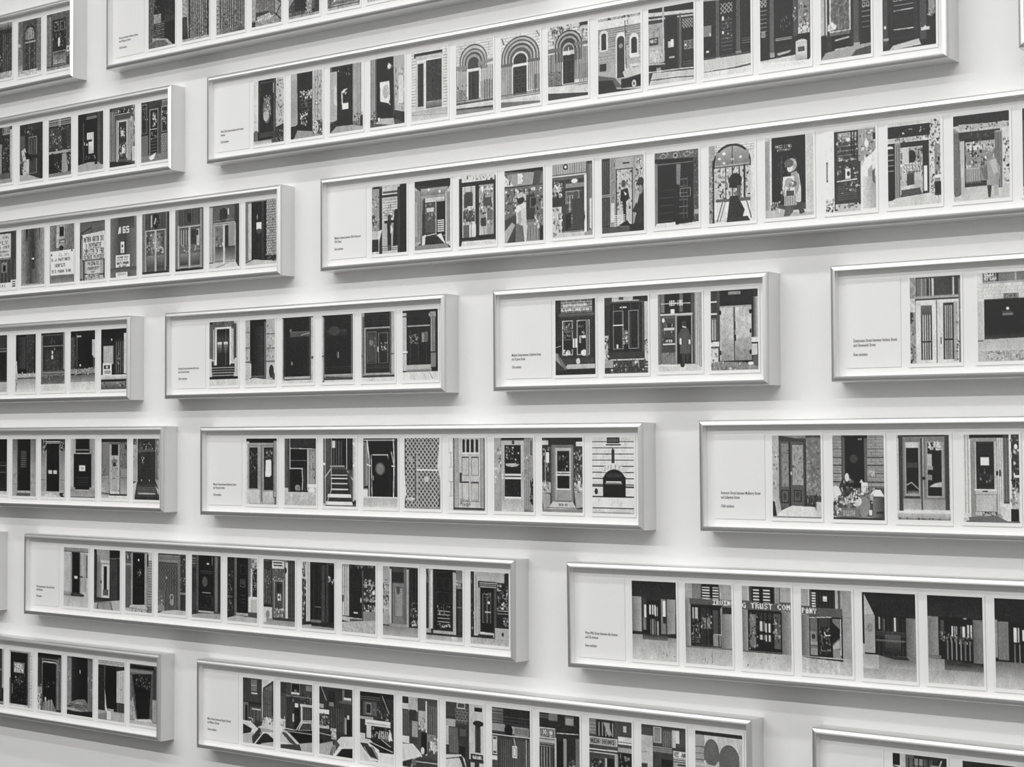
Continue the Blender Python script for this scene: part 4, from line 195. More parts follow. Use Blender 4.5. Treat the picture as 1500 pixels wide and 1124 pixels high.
"R 0 0 100 100 60;R 0 2 100 10 70;K 0 0 100 8 6 2 50 1;R 0 8 22 14 30;R 0 8 24 90 20;R 0 8 100 14 17;R 24 10 30 86 30;R 28 12 70 86 12;R 70 14 100 70 72;V 72 16 98 70 3 62 2;P 20 66 10 100 8 100 14 68 16;P 84 26 46 32 76 36 84 28 88;R 36 80 60 84 60;R 70 68 100 86 24;V 72 70 98 86 3 40 1.6;G 0 84 100 100 60 68;R 34 84 50 98 80;P 50 0 90 34 88 34 100 0 100;E 88 46 2 1.6 40;R 50 86 100 100 66",
"R 0 0 100 100 34;R 0 2 90 8 16;H 2 10 84 14 2 56 2;R 6 14 82 16 46;P 10 10 16 80 16 72 92 30 92;N 20 18 76 40 70 12 60 3.4;R 22 46 74 74 9;P 62 0 60 12 56 26 92 0 96;V 84 10 96 90 2 24 3;R 90 6 94 54 20;R 84 56 98 92 60;N 0 50 22 90 20 30 80 5;R 0 92 100 94 50;P 74 20 90 80 90 84 96 16 96;G 0 94 100 100 66 70;W 0 20 10 60 50 34"],
18:["R 0 0 100 100 78;R 0 0 62 100 24;R 0 0 62 38 26;R 28 2 46 20 50;V 30 2 44 22 2 24 2;H 28 10 46 12 1 70 1.6;R 28 22 48 24 82;R 0 36 62 40 20;R 2 38 18 66 42;R 8 42 16 66 18;R 24 44 60 64 34;R 30 46 58 48 70;V 26 48 60 66 3 18 2;P 26 66 12 100 0 100 64 66 60;P 40 70 14 96 6 96 60 70 58;V 72 16 98 60 4 22 2;H 68 24 100 60 4 26 1.4;R 64 20 67 60 50;R 68 58 98 68 78;N 62 56 98 68 24 40 90 6;N 20 60 40 70 10 40 88 4;P 78 0 64 26 66 52 78 60 84 30 98 0 98;P 20 0 70 30 78 26 84 0 86;P 66 0 86 36 84 40 100 0 100;P 62 28 92 54 72 78 68 100 76 100 80 52 80 40 100;P 76 48 72 76 66 100 70 100 76 70 74;P 24 30 88 56 74 60 80 42 100 32 98;P 20 38 100 60 84 76 80 100 90 100 100;L 84 3 38 98 68 80 100 84;P 66 62 96 100 94 100 100 56 100",
"R 0 0 100 100 24;R 20 2 100 18 28;R 36 2 60 16 18;B 34 0 62 16 44 2;R 34 14 60 17 84;R 80 2 98 10 50;R 0 18 20 60 30;H 20 18 100 22 1 46 2;N 0 10 100 30 40 15 50 5;R 46 30 56 36 84;R 44 36 60 68 18;R 38 46 44 58 62;R 62 30 100 34 74;R 64 34 70 60 74;R 70 36 98 62 34;V 72 36 98 62 4 20 2;R 0 56 16 74 80;N 0 54 16 76 14 50 90 6;P 76 54 70 66 56 98 56 100 72;P 28 58 68 70 58 96 58 98 68;L 84 2 10 66 50 70 66 56 100 56;P 14 8 68 60 70 100 70 100 92 56 94 20 86;L 60 2 12 70 98 76;E 36 86 8 6 20;P 72 0 66 30 76 70 96 66 100 0 100;P 30 0 72 20 76 58 96 30 90;L 80 3 0 90 50 94;P 26 0 92 60 92 72 100 0 100;P 62 60 88 100 86 100 100 66 100;R 0 68 8 76 86",
"R 0 0 100 100 24;L 60 2 6 0 22 20;R 28 6 48 26 20;R 30 22 44 28 50;R 70 2 96 18 46;R 76 2 98 14 22;R 74 13 96 16 84;R 60 18 98 22 34;R 0 26 14 32 62;R 0 34 30 40 82;N 0 40 30 60 50 14 84 5;R 0 58 30 62 70;R 84 38 90 44 84;R 76 42 82 66 56;R 82 44 96 70 16;V 34 30 76 64 6 34 2;R 34 60 52 76 66;N 34 58 52 78 16 40 92 5;P 22 0 66 36 66 38 84 0 88;L 66 2 0 68 36 72;E 6 82 5 5 16;P 62 0 84 40 80 46 100 0 100;P 78 50 78 66 70 100 70 100 86 60 88;L 16 2 60 69 100 69;P 76 40 100 56 80 66 84 50 100;P 30 28 98 50 76 62 84 40 100;V 24 84 50 100 5 70 2;P 16 64 88 100 88 100 100 56 100;L 86 3 60 86 100 86;P 80 42 100 62 86 68 88 50 100",
"R 0 0 100 100 22;R 0 0 100 8 18;H 0 6 60 12 2 40 1.6;L 62 2 66 4 86 28;R 10 14 50 34 34;R 20 18 32 30 20;B 18 16 34 32 60 1.6;N 40 20 100 40 30 15 60 5;R 16 40 90 48 84;R 18 44 90 46 66;R 0 36 40 40 60;R 20 48 34 66 78;R 34 50 90 66 14;N 34 50 94 68 40 12 84 4.4;V 56 54 84 66 5 80 2;R 0 60 16 70 76;P 84 88 50 96 66 82 66;P 20 20 66 50 62 100 78 100 84;P 76 0 66 30 68 56 82 62 100 0 100;P 26 0 72 26 74 50 88 60 100 30 96;L 84 3 26 74 60 98;P 50 10 78 40 78 56 96 30 96;P 22 12 76 34 80 52 96 30 92;L 84 4 6 80 32 96 52 98;P 18 26 70 60 70 100 84 100 88 60 82;L 80 1.6 34 70 96 84;L 78 1.6 60 64 90 76;P 82 58 84 100 86 100 100 52 100;R 52 60 84 66 20;Q 54 60 86 66 5 1 76 1.6",
"R 0 0 100 100 30;R 0 0 18 10 22;R 0 10 20 18 74;R 18 0 44 20 68;R 20 18 40 36 24;R 0 20 18 60 38;V 2 20 18 60 3 24 2;R 24 32 46 66 26;R 28 34 44 56 58;R 44 2 62 18 30;R 46 18 68 44 66;N 46 28 66 50 26 40 84 5;R 66 4 71 80 76;R 71 0 100 70 30;V 74 10 98 60 4 46 2;R 54 48 70 78 16;R 70 50 94 60 50;R 80 60 98 72 74;N 76 54 100 76 20 40 90 6;R 0 56 20 66 80;P 80 0 66 30 66 54 80 60 90 20 92 0 94;E 58 74 5 5 80;R 0 94 36 100 62;P 22 0 92 30 88 24 100 0 100;P 26 30 86 50 82 100 88 100 100 28 100;L 70 2 28 88 100 92;E 34 92 6 5 40;P 78 34 104 50 98 100 98 100 110",
"R 0 0 100 100 24;R 0 0 24 20 28;R 26 2 60 30 30;B 30 0 52 8 70 2;K 26 8 60 28 4 5 50 1.4;R 0 24 26 34 62;R 0 34 8 60 70;R 8 34 34 72 30;V 10 36 34 70 6 44 2;R 32 32 60 52 24;R 38 36 54 46 34;R 36 60 52 76 17;R 62 0 100 76 72;R 76 4 96 10 18;E 86 26 14 4 20;R 78 30 92 66 22;V 78 32 92 64 2 34 1.4;R 66 68 98 77 14;T 70 70 26 5 88 HABANG;R 66 78 96 98 22;R 66 80 76 94 70;R 88 80 100 96 72;P 74 0 72 40 72 50 78 60 100 0 100;P 24 36 74 44 74 60 100 52 100;L 24 2 0 78 36 76 50 90;P 18 0 100 60 100 60 112 0 112;P 70 60 98 100 98 100 112 60 110",
"R 0 0 100 100 24;R 0 2 30 20 44;H 0 4 30 20 4 24 2;R 30 0 100 22 20;H 0 10 100 36 6 30 1.4;R 0 22 34 32 56;R 34 24 60 34 60;E 44 30 11 8 14;R 60 24 96 36 54;R 60 26 94 34 46;L 84 2 0 34 50 37 100 40;R 0 38 16 100 30;B 2 40 14 64 70 2;R 4 44 13 60 76;R 0 66 14 72 84;R 16 38 100 92 26;V 22 42 98 90 14 40 1.6;R 54 50 66 66 80;B 56 52 64 64 50 1.6;L 84 1.6 58 40 62 50;L 70 2 90 40 90 90;P 72 0 84 30 82 50 92 62 110 0 110;P 30 54 92 60 86 100 84 100 92;L 80 2 52 92 70 86 100 86;P 78 60 90 96 90 94 104 66 104",
"R 0 0 100 100 20;H 0 2 40 8 2 44 2;R 24 0 46 10 44;R 64 4 84 14 58;B 64 2 86 14 40 2;R 0 20 40 36 44;B 0 20 40 34 76 1.6;N 4 22 36 32 24 24 78 3.6;T 10 23 24 6 88 X_A;R 0 36 38 40 66;H 0 40 36 46 2 74 1.6;V 2 46 30 76 4 50 3;R 30 44 34 78 30;R 38 32 43 80 66;L 80 1.6 44 24 96 26;R 44 36 62 80 12;R 60 32 68 84 56;R 68 34 90 84 20;N 74 60 88 74 16 40 66 3.6;R 90 30 100 84 40;P 76 0 72 20 72 30 84 70 90 100 96 100 110 0 110;P 40 4 76 16 76 24 84 6 84",
"R 0 0 100 100 30;R 0 0 16 20 46;H 0 4 16 22 4 60 1.6;R 18 2 60 24 20;V 20 4 60 22 5 56 2.4;P 60 34 4 46 4 54 20 44 20;R 64 2 98 20 30;R 80 6 88 14 70;R 0 24 66 34 56;B 0 24 66 34 78 1.6;T 4 26 56 6 30 NEW_HONG;L 88 2.4 0 38 66 42;L 78 1.6 0 42 66 46;R 0 46 66 50 28;R 68 20 100 30 78;H 68 26 100 28 1 50 2;R 68 34 100 44 60;R 4 52 34 80 20;N 4 52 34 80 40 15 66 4.4;R 0 80 38 100 66;R 38 50 42 100 70;R 42 50 60 100 15;R 60 44 68 100 62;R 68 40 100 76 18;N 70 44 96 76 20 20 60 5;R 66 76 100 100 66",
"R 0 0 100 100 26;R 0 4 100 24 30;R 28 4 44 22 52;B 28 2 46 22 70 2;V 48 6 70 26 5 46 2;R 70 4 78 26 70;R 78 4 86 20 80;R 0 14 26 50 68;L 50 1.6 0 36 26 34;R 14 30 26 100 72;R 26 28 70 34 40;H 26 26 70 34 3 50 2;R 28 42 70 100 16;A 28 40 46 100 26;R 72 30 100 38 82;T 74 31 26 6 26 KEE_JAN;H 72 38 100 46 3 76 1.6;R 0 56 14 80 24;R 0 80 14 100 62;R 72 48 100 60 64;R 84 50 98 80 20;R 72 46 82 100 60;N 30 60 60 96 30 24 88 4.4;N 84 60 98 90 16 30 88 5",
"R 0 0 100 100 74;R 0 0 100 5 22;R 0 5 20 60 58;H 0 16 20 40 3 30 1.6;E 35 32 16 18 38;R 19 30 51 36 38;E 72 34 22 20 38;P 38 50 36 50 44 92 48 92 36;R 19 33 51 50 70;P 70 19 33 51 33 50 45 19 40;E 35 26 16 17 38;R 19 26 51 36 38;P 68 0 36 100 48 100 56 0 46;P 60 0 40 100 50 100 54 0 44;P 20 0 48 100 58 100 100 0 100;V 0 52 100 100 10 40 2.4;P 70 92 14 100 14 100 48 94 46"],
19:["R 0 0 100 100 22;R 0 0 14 14 18;R 14 0 24 100 70;R 0 14 14 20 72;L 20 2 0 15 14 17;R 0 18 24 100 66;R 24 0 40 100 36;R 40 4 60 100 52;H 40 8 60 60 6 30 2;R 60 4 76 100 30;V 26 4 98 100 8 20 2.4;R 70 10 88 40 56;H 70 12 88 40 6 26 2;L 70 2.4 90 4 80 22",
"R 0 0 100 100 20;R 26 6 40 40 66;V 30 6 60 60 5 60 1.6;R 50 10 96 90 26;Q 54 14 92 60 3 2 44 1.4;R 6 10 22 90 30;R 0 90 100 100 60"],
}
import bpy, bmesh, math
import numpy as np

# ---------------------------------------------------------------- constants (metres)
Z0 = 2.45            # height of the middle of the hang above the floor
D = 0.0925           # depth of a box frame
H = 0.36             # height of a box frame
LIP = 0.0165         # width of the rounded front lip
REC = 0.030          # mount board sits this far behind the lip
CEIL = 7.0
RX0, RX1, RY = -11.5, 5.0, -9.0   # room extent (picture wall is y = 0)
scene = bpy.context.scene
COL = scene.collection

def lin(g):
    g = np.asarray(g, dtype=float)
    return np.where(g <= 0.04045, g / 12.92, ((g + 0.055) / 1.055) ** 2.4)

# ---------------------------------------------------------------- materials
def mat(name, col, rough=0.6, metal=0.0, spec=0.5):
    m = bpy.data.materials.new(name); m.use_nodes = True
    b = m.node_tree.nodes['Principled BSDF']
    b.inputs['Base Color'].default_value = (*col, 1)
    b.inputs['Roughness'].default_value = rough
    b.inputs['Metallic'].default_value = metal
    b.inputs['Specular IOR Level'].default_value = spec
    return m, m.node_tree, b

def add_bump(nt, b, scale, strength, dist, detail=4, stretch=None):
    n = nt.nodes.new('ShaderNodeTexNoise'); n.inputs['Scale'].default_value = scale
    n.inputs['Detail'].default_value = detail
    tc = nt.nodes.new('ShaderNodeTexCoord')
    if stretch:
        mp = nt.nodes.new('ShaderNodeMapping'); mp.inputs['Scale'].default_value = stretch
        nt.links.new(tc.outputs['Object'], mp.inputs['Vector']); nt.links.new(mp.outputs['Vector'], n.inputs['Vector'])
    else:
        nt.links.new(tc.outputs['Object'], n.inputs['Vector'])
    bp = nt.nodes.new('ShaderNodeBump'); bp.inputs['Strength'].default_value = strength
    bp.inputs['Distance'].default_value = dist
    nt.links.new(n.outputs['Fac'], bp.inputs['Height']); nt.links.new(bp.outputs['Normal'], b.inputs['Normal'])
    return n

M = {}
m, nt, b = mat('painted_wall', (.80, .80, .795), .75, 0, .25); add_bump(nt, b, 260, .12, .0004); M['wall'] = m
m, nt, b = mat('grey_painted_wall', (.33, .33, .325), .8, 0, .2); add_bump(nt, b, 260, .12, .0004); M['wall_grey'] = m
m, nt, b = mat('wall_darkened_for_reflection', (.10, .10, .098), .8, 0, .2); add_bump(nt, b, 260, .12, .0004); M['wall_dark'] = m  # unseen left wall, made dark so the frame lips reflect dark
m, nt, b = mat('ceiling_paint', (.80, .80, .79), .9, 0, .1); M['ceil'] = m
m, nt, b = mat('concrete_floor', (.2, .2, .2), .55)
n = add_bump(nt, b, 9, .1, .002, 8)
rp = nt.nodes.new('ShaderNodeValToRGB'); rp.color_ramp.elements[0].color = (.07, .069, .068, 1); rp.color_ramp.elements[1].color = (.12, .119, .117, 1)
nt.links.new(n.outputs['Fac'], rp.inputs['Fac']); nt.links.new(rp.outputs['Color'], b.inputs['Base Color']); M['floor'] = m
m, nt, b = mat('satin_aluminium', (.77, .77, .765), .40, .93)
add_bump(nt, b, 500, .03, .0001, 3); M['alu'] = m
m, nt, b = mat('mount_card', (.90, .90, .892), .85, 0, .15); add_bump(nt, b, 900, .08, .0002); M['mount'] = m
m, nt, b = mat('photo_paper', (.91, .91, .90), .45, 0, .4); M['paper'] = m
m, nt, b = mat('caption_paper', (.885, .885, .876), .85, 0, .15); M['card'] = m
m, nt, b = mat('printing_ink', (.10, .10, .10), .7); M['ink'] = m
m, nt, b = mat('lamp_housing', (.75, .75, .75), .5); M['lamp'] = m
m, nt, b = mat('lamp_diffuser', (.9, .9, .9), .5)
b.inputs['Emission Color'].default_value = (1, .985, .96, 1); b.inputs['Emission Strength'].default_value = 6.0; M['diff'] = m

# silver gelatin print: tone from the mesh's own tone attribute plus fine film grain
m, nt, b = mat('gelatin_silver_print', (.2, .2, .2), .42, 0, .35)
at = nt.nodes.new('ShaderNodeAttribute'); at.attribute_name = 'Tone'
gn = nt.nodes.new('ShaderNodeTexNoise'); gn.inputs['Scale'].default_value = 900; gn.inputs['Detail'].default_value = 1
tc = nt.nodes.new('ShaderNodeTexCoord'); nt.links.new(tc.outputs['Object'], gn.inputs['Vector'])
mr = nt.nodes.new('ShaderNodeMapRange'); mr.inputs['To Min'].default_value = .8; mr.inputs['To Max'].default_value = 1.2
nt.links.new(gn.outputs['Fac'], mr.inputs['Value'])
vm = nt.nodes.new('ShaderNodeVectorMath'); vm.operation = 'SCALE'
nt.links.new(at.outputs['Color'], vm.inputs[0]); nt.links.new(mr.outputs['Result'], vm.inputs['Scale'])
nt.links.new(vm.outputs['Vector'], b.inputs['Base Color']); M['print'] = m

# clear glazing: Fresnel reflection on the outer faces, clear otherwise
m = bpy.data.materials.new('picture_glass'); m.use_nodes = True; nt = m.node_tree; nt.nodes.clear()
o = nt.nodes.new('ShaderNodeOutputMaterial'); mx = nt.nodes.new('ShaderNodeMixShader')
tr = nt.nodes.new('ShaderNodeBsdfTransparent'); tr.inputs['Color'].default_value = (.985, .985, .985, 1)
gl = nt.nodes.new('ShaderNodeBsdfGlossy'); gl.inputs['Roughness'].default_value = .03
fr = nt.nodes.new('ShaderNodeFresnel'); fr.inputs['IOR'].default_value = 1.45
ge = nt.nodes.new('ShaderNodeNewGeometry'); ma = nt.nodes.new('ShaderNodeMath'); ma.operation = 'SUBTRACT'; ma.inputs[0].default_value = 1
mu = nt.nodes.new('ShaderNodeMath'); mu.operation = 'MULTIPLY'
nt.links.new(ge.outputs['Backfacing'], ma.inputs[1]); nt.links.new(ma.outputs[0], mu.inputs[0]); nt.links.new(fr.outputs[0], mu.inputs[1])
nt.links.new(mu.outputs[0], mx.inputs['Fac']); nt.links.new(tr.outputs[0], mx.inputs[1]); nt.links.new(gl.outputs[0], mx.inputs[2])
nt.links.new(mx.outputs[0], o.inputs['Surface']); M['glass'] = m

# ---------------------------------------------------------------- object helpers
def link(name, me, parent=None, loc=None):
    ob = bpy.data.objects.new(name, me); COL.objects.link(ob)
    if parent is not None: ob.parent = parent
    if loc: ob.location = loc
    return ob

def boxes(bx):
    """verts, faces of axis-aligned boxes (x0,x1,y0,y1,z0,z1)"""
    V, F = [], []
    for x0, x1, y0, y1, z0, z1 in bx:
        k = len(V)
        V += [(x0, y0, z0), (x1, y0, z0), (x1, y1, z0), (x0, y1, z0), (x0, y0, z1), (x1, y0, z1), (x1, y1, z1), (x0, y1, z1)]
        F += [(k, k+3, k+2, k+1), (k+4, k+5, k+6, k+7), (k, k+1, k+5, k+4), (k+1, k+2, k+6, k+5), (k+2, k+3, k+7, k+6), (k+3, k, k+4, k+7)]
    return V, F

def box_obj(name, bx, m, parent=None, loc=None):
    V, F = boxes(bx); me = bpy.data.meshes.new(name); me.from_pydata(V, [], F); me.materials.append(m)
    return link(name, me, parent, loc)

def moulding(x0, x1):
    """mitred box-frame moulding swept round the rectangle: flat sides, rounded lip, inner rebate"""
    prof = [(0, 0)]
    for q in range(11):                              # quarter-round shoulder rising to the inner edge
        a = math.pi / 2 * q / 10
        prof.append((LIP * (1 - math.cos(a)), -D + .0105 * (1 - math.sin(a))))
    prof += [(LIP, -D + .0086), (LIP - .003, -D + .0088), (LIP - .003, 0)]
    V, F = [], []
    for ins, y in prof:
        V += [(x0 + ins, y, -H/2 + ins), (x1 - ins, y, -H/2 + ins), (x1 - ins, y, H/2 - ins), (x0 + ins, y, H/2 - ins)]
    n = len(prof)
    for i in range(n):
        j = (i + 1) % n
        for k in range(4):
            l = (k + 1) % 4
            F.append((i*4 + k, i*4 + l, j*4 + l, j*4 + k))
    me = bpy.data.meshes.new('frame'); me.from_pydata(V, [], F); me.materials.append(M['alu'])
    bm = bmesh.new(); bm.from_mesh(me); bmesh.ops.recalc_face_normals(bm, faces=bm.faces)
    for f in bm.faces: f.smooth = False
    bm.to_mesh(me); bm.free()
    return me

# ---------------------------------------------------------------- the prints: tonal drawing rasterised onto a fine grid
GLY = {  # 3x5 dot-matrix capitals
'A':'25757','B':'65656','C':'34443','D':'65556','E':'74647','F':'74644','G':'34553','H':'55755','I':'72227','J':'11152','K':'55655','L':'44447',
'M':'57755','N':'57775','O':'25552','P':'65644','Q':'25563','R':'65655','S':'34216','T':'72222','U':'55557','V':'55552','W':'55775','X':'55255',
'Y':'55222','Z':'71247','0':'75557','1':'22222','2':'71747','3':'71317','4':'55711','5':'74717','6':'74757','7':'71122','8':'75757','9':'75717',
'-':'00700','.':'00002','&':'25253','_':'00000'}

def raster(spec, nx, ny, seed, skew=0):
    SS = 2
    rng = np.random.RandomState(seed)
    w, h = nx * SS, ny * SS
    X, Y = np.meshgrid((np.arange(w) + .5) * 100 / w, (np.arange(h) + .5) * 100 / h)
    I = np.full((h, w), 50.0)
    AS = 0.6   # width / height of a print
    def rect(x0, y0, x1, y1, g):
        a, b_ = int(round(y0 * h / 100)), int(round(y1 * h / 100)); c, d_ = int(round(x0 * w / 100)), int(round(x1 * w / 100))
        b_ = max(b_, a + 1); d_ = max(d_, c + 1)
        a = max(a, 0); c = max(c, 0)
        if b_ > a and d_ > c: I[a:b_, c:d_] = g
    def seg(g, wd, x0, y0, x1, y1):
        dx, dy = (x1 - x0) * AS, (y1 - y0); L2 = dx*dx + dy*dy + 1e-9
        px, py = (X - x0) * AS, (Y - y0)
        t = np.clip((px*dx + py*dy) / L2, 0, 1)
        I[(px - t*dx)**2 + (py - t*dy)**2 <= (wd * AS / 2)**2] = g
    def poly(g, pts):
        ins = np.zeros(X.shape, bool); n = len(pts)
        for i in range(n):
            (xa, ya), (xb, yb) = pts[i], pts[(i + 1) % n]
            if ya == yb: continue
            c = ((ya > Y) != (yb > Y)) & (X < (xb - xa) * (Y - ya) / (yb - ya) + xa)
            ins ^= c
        I[ins] = g
    for op in spec.split(';'):
        a = op.split(); k = a[0]
        if k == 'T':
            x, y, tw, th, g = map(float, a[1:6]); s = a[6]; cw = tw / len(s)
            for i, ch in enumerate(s):
                for r, row in enumerate(GLY.get(ch, '00000')):
                    v = int(row)
                    for c in range(3):
                        if v & (4 >> c):
                            rect(x + i*cw + c*cw*.27, y + r*th/5, x + i*cw + (c + 1)*cw*.27, y + (r + 1)*th/5, g)
            continue
        v = [float(q) for q in a[1:]]
        if skew and k in 'PL':                       # drawing notes were taken from slanted views of the prints: square them up
            o = 1 if k == 'P' else 2; xs = v[o::2]
            if max(xs) - min(xs) > 28:
                c = sum(xs) / len(xs)
                for i in range(o, len(v), 2):
                    if 1 < v[i + 1] < 99: v[i + 1] += skew * (v[i] - c) / 100
        if k == 'R': rect(*v)
        elif k == 'G' or k == 'W':
            x0, y0, x1, y1, g0, g1 = v
            mk = (X >= x0) & (X < x1) & (Y >= y0) & (Y < y1)
            t = (Y - y0) / (y1 - y0) if k == 'G' else (X - x0) / (x1 - x0)
            I[mk] = (g0 + (g1 - g0) * t)[mk]
        elif k == 'P':
            g = v[0]; poly(g, list(zip(v[1::2], v[2::2])))
        elif k == 'A':
            x0, y0, x1, y1, g = v; r = (x1 - x0) / 2; ry = r * AS; cx = (x0 + x1) / 2
            mk = (((X - cx) / r)**2 + ((Y - y0 - ry) / ry)**2 <= 1) | ((X >= x0) & (X < x1) & (Y >= y0 + ry) & (Y < y1))
            mk &= Y < y1
            I[mk] = g
        elif k == 'E':
            cx, cy, rx, ry, g = v; I[((X - cx) / rx)**2 + ((Y - cy) / ry)**2 <= 1] = g
        elif k == 'L':
            g, wd = v[:2]; q = list(zip(v[2::2], v[3::2]))
            for p0, p1 in zip(q, q[1:]): seg(g, wd, *p0, *p1)
        elif k == 'B':
            x0, y0, x1, y1, g, wd = v; hy = wd * AS
            rect(x0, y0, x1, y0 + hy, g); rect(x0, y1 - hy, x1, y1, g); rect(x0, y0, x0 + wd, y1, g); rect(x1 - wd, y0, x1, y1, g)
        elif k == 'H':
            x0, y0, x1, y1, n, g, wd = v; n = int(n)
            for i in range(n):
                y = y0 + (y1 - y0) * (i + .5) / n; rect(x0, y - wd*.3, x1, y + wd*.3, g)
        elif k == 'V':
            x0, y0, x1, y1, n, g, wd = v; n = int(n)
            for i in range(n):
                x = x0 + (x1 - x0) * (i + .5) / n; rect(x - wd*.5, y0, x + wd*.5, y1, g)
        elif k == 'K':
            x0, y0, x1, y1, cx, cy, g, wd = v; cx, cy = int(cx), int(cy)
            for j in range(cy):
                ya, yb = y0 + (y1 - y0) * j / cy, y0 + (y1 - y0) * (j + 1) / cy
                rect(x0, ya, x1, ya + wd*.6, g)
                for i in range(cx + 1):
                    x = x0 + (x1 - x0) * (i + (.5 if j % 2 else 0)) / cx
                    if x0 <= x < x1: rect(x, ya, x + wd, yb, g)
        elif k == 'D':
            x0, y0, x1, y1, n, g, wd = v; st = (x1 - x0) / n
            mk = (X >= x0) & (X < x1) & (Y >= y0) & (Y < y1)
            for s in (1, -1):
                u = ((X - x0) + s * (Y - y0) / AS * .8) % st
                I[mk & (u < wd)] = g
        elif k == 'Q':
            x0, y0, x1, y1, cx, cy, g, wd = v; cx, cy = int(cx), int(cy); hy = wd * AS
            for j in range(cy):
                for i in range(cx):
                    xa, xb = x0 + (x1 - x0) * (i + .12) / cx, x0 + (x1 - x0) * (i + .88) / cx
                    ya, yb = y0 + (y1 - y0) * (j + .1) / cy, y0 + (y1 - y0) * (j + .9) / cy
                    rect(xa, ya, xb, ya + hy, g); rect(xa, yb - hy, xb, yb, g); rect(xa, ya, xa + wd, yb, g); rect(xb - wd, ya, xb, yb, g)
        elif k == 'N':
            x0, y0, x1, y1, n, g0, g1, s = v
            for i in range(int(n * 1.3)):
                x, y = rng.uniform(x0, x1), rng.uniform(y0, y1)
                sw, sh = s * rng.uniform(.3, 1.1), s * .6 * rng.uniform(.3, 1.3)
                if rng.rand() < .35: sw *= .4; sh *= 2
                g = g0 + (g1 - g0) * rng.rand()**1.3
                if rng.rand() < .5: rect(max(x - sw/2, x0), max(y - sh/2, y0), min(x + sw/2, x1), min(y + sh/2, y1), g)
                else: I[((X - x) / (sw*.6))**2 + ((Y - y) / (sh*.6))**2 <= 1] = g
        elif k == 'M':
            x0, y0, x1, y1, am, fq = v
            mk = (X >= x0) & (X < x1) & (Y >= y0) & (Y < y1); T = np.zeros_like(X)
            for o_ in range(4):
                ph = rng.uniform(0, 6.3, 4); f_ = fq * 2**o_ * 2 * math.pi / 100
                T += (np.sin(X*f_ + ph[0] + 2*np.sin(Y*f_*.7 + ph[1])) * np.sin(Y*f_*.8 + ph[2] + 1.7*np.sin(X*f_*.6 + ph[3]))) / (o_ + 1.3)
            I[mk] = (I * (1 + .7 * am * T))[mk]
    # uneven tone of real surfaces and optics, film unsharpness and mottling, then reduce to the grid
    T = np.zeros_like(X)
    for o_ in range(4):
        ph = rng.uniform(0, 6.3, 4); f_ = 1.3 * 1.9**o_ * 2 * math.pi / 100
        T += np.sin(X*f_*1.3 + ph[0] + 1.8*np.sin(Y*f_*.6 + ph[1])) * np.sin(Y*f_*.7 + ph[2] + 1.5*np.sin(X*f_*.8 + ph[3])) / (o_ + 1.6)
    fine = rng.normal(0, 1, (h // 5 + 2, w // 2 + 2)).repeat(5, 0).repeat(2, 1)[:h, :w]
    I = I * (1 + .06 * T + .02 * fine) + .8 * fine
    mott = rng.normal(0, 1, (h // 2 + 2, w // 2 + 2)).repeat(2, 0).repeat(2, 1)[:h, :w]
    I = I + mott * 1.6
    I = I.reshape(ny, SS, nx, SS).mean((1, 3))
    K = np.pad(I, 1, mode='edge')
    I = .72 * I + .28 * (K[:-2, 1:-1] + K[2:, 1:-1] + K[1:-1, :-2] + K[1:-1, 2:]) / 4
    K = np.pad(I, 2, mode='edge'); B = sum(K[i:i + ny, j:j + nx] for i in range(5) for j in range(5)) / 25
    I = I + .38 * (I - B)
    return np.clip(I, 8, 92)

def photo_mesh(wd, ht, spec, nx, ny, seed, skew=0):
    """white-bordered paper sheet (slab) carrying the image as a fine vertex-toned grid on its face"""
    bs, bt, bb, th = .006, .006, .011, .0022
    V, F = boxes([(-wd/2 - bs, wd/2 + bs, 0, th, -ht/2 - bb, ht/2 + bt)])
    nb = len(V)
    I = raster(spec, nx, ny, seed, skew)
    gx = np.linspace(-wd/2, wd/2, nx); gz = np.linspace(ht/2, -ht/2, ny)
    GX, GZ = np.meshgrid(gx, gz)
    P = np.zeros((ny * nx + nb, 3)); P[:nb] = V
    P[nb:, 0] = GX.ravel(); P[nb:, 1] = -.0003; P[nb:, 2] = GZ.ravel()
    ii = np.arange((ny - 1) * (nx - 1)); r, c = ii // (nx - 1), ii % (nx - 1); a = nb + r * nx + c
    Q = np.stack([a, a + nx, a + nx + 1, a + 1], 1)
    Q = np.concatenate([np.array(F), Q]); nf = len(Q)
    me = bpy.data.meshes.new('photograph')
    me.vertices.add(len(P)); me.vertices.foreach_set('co', P.ravel())
    me.loops.add(nf * 4); me.loops.foreach_set('vertex_index', Q.ravel().astype(np.int32))
    me.polygons.add(nf); me.polygons.foreach_set('loop_start', np.arange(nf, dtype=np.int32) * 4)
    try: me.polygons.foreach_set('loop_total', np.full(nf, 4, np.int32))
    except Exception: pass
    mi = np.ones(nf, np.int32); mi[:len(F)] = 0; me.polygons.foreach_set('material_index', mi)
    me.materials.append(M['paper']); me.materials.append(M['print'])
    at = me.attributes.new('Tone', 'FLOAT_COLOR', 'POINT')
    C_ = np.ones((len(P), 4)); v = np.clip(lin(I.ravel() / 100) * 1.4 - .026, .006, .92)
    C_[nb:, 0] = v; C_[nb:, 1] = v; C_[nb:, 2] = v * .985
    at.data.foreach_set('color', C_.ravel())
    me.update(calc_edges=True); me.validate(); me.shade_flat()
    return me

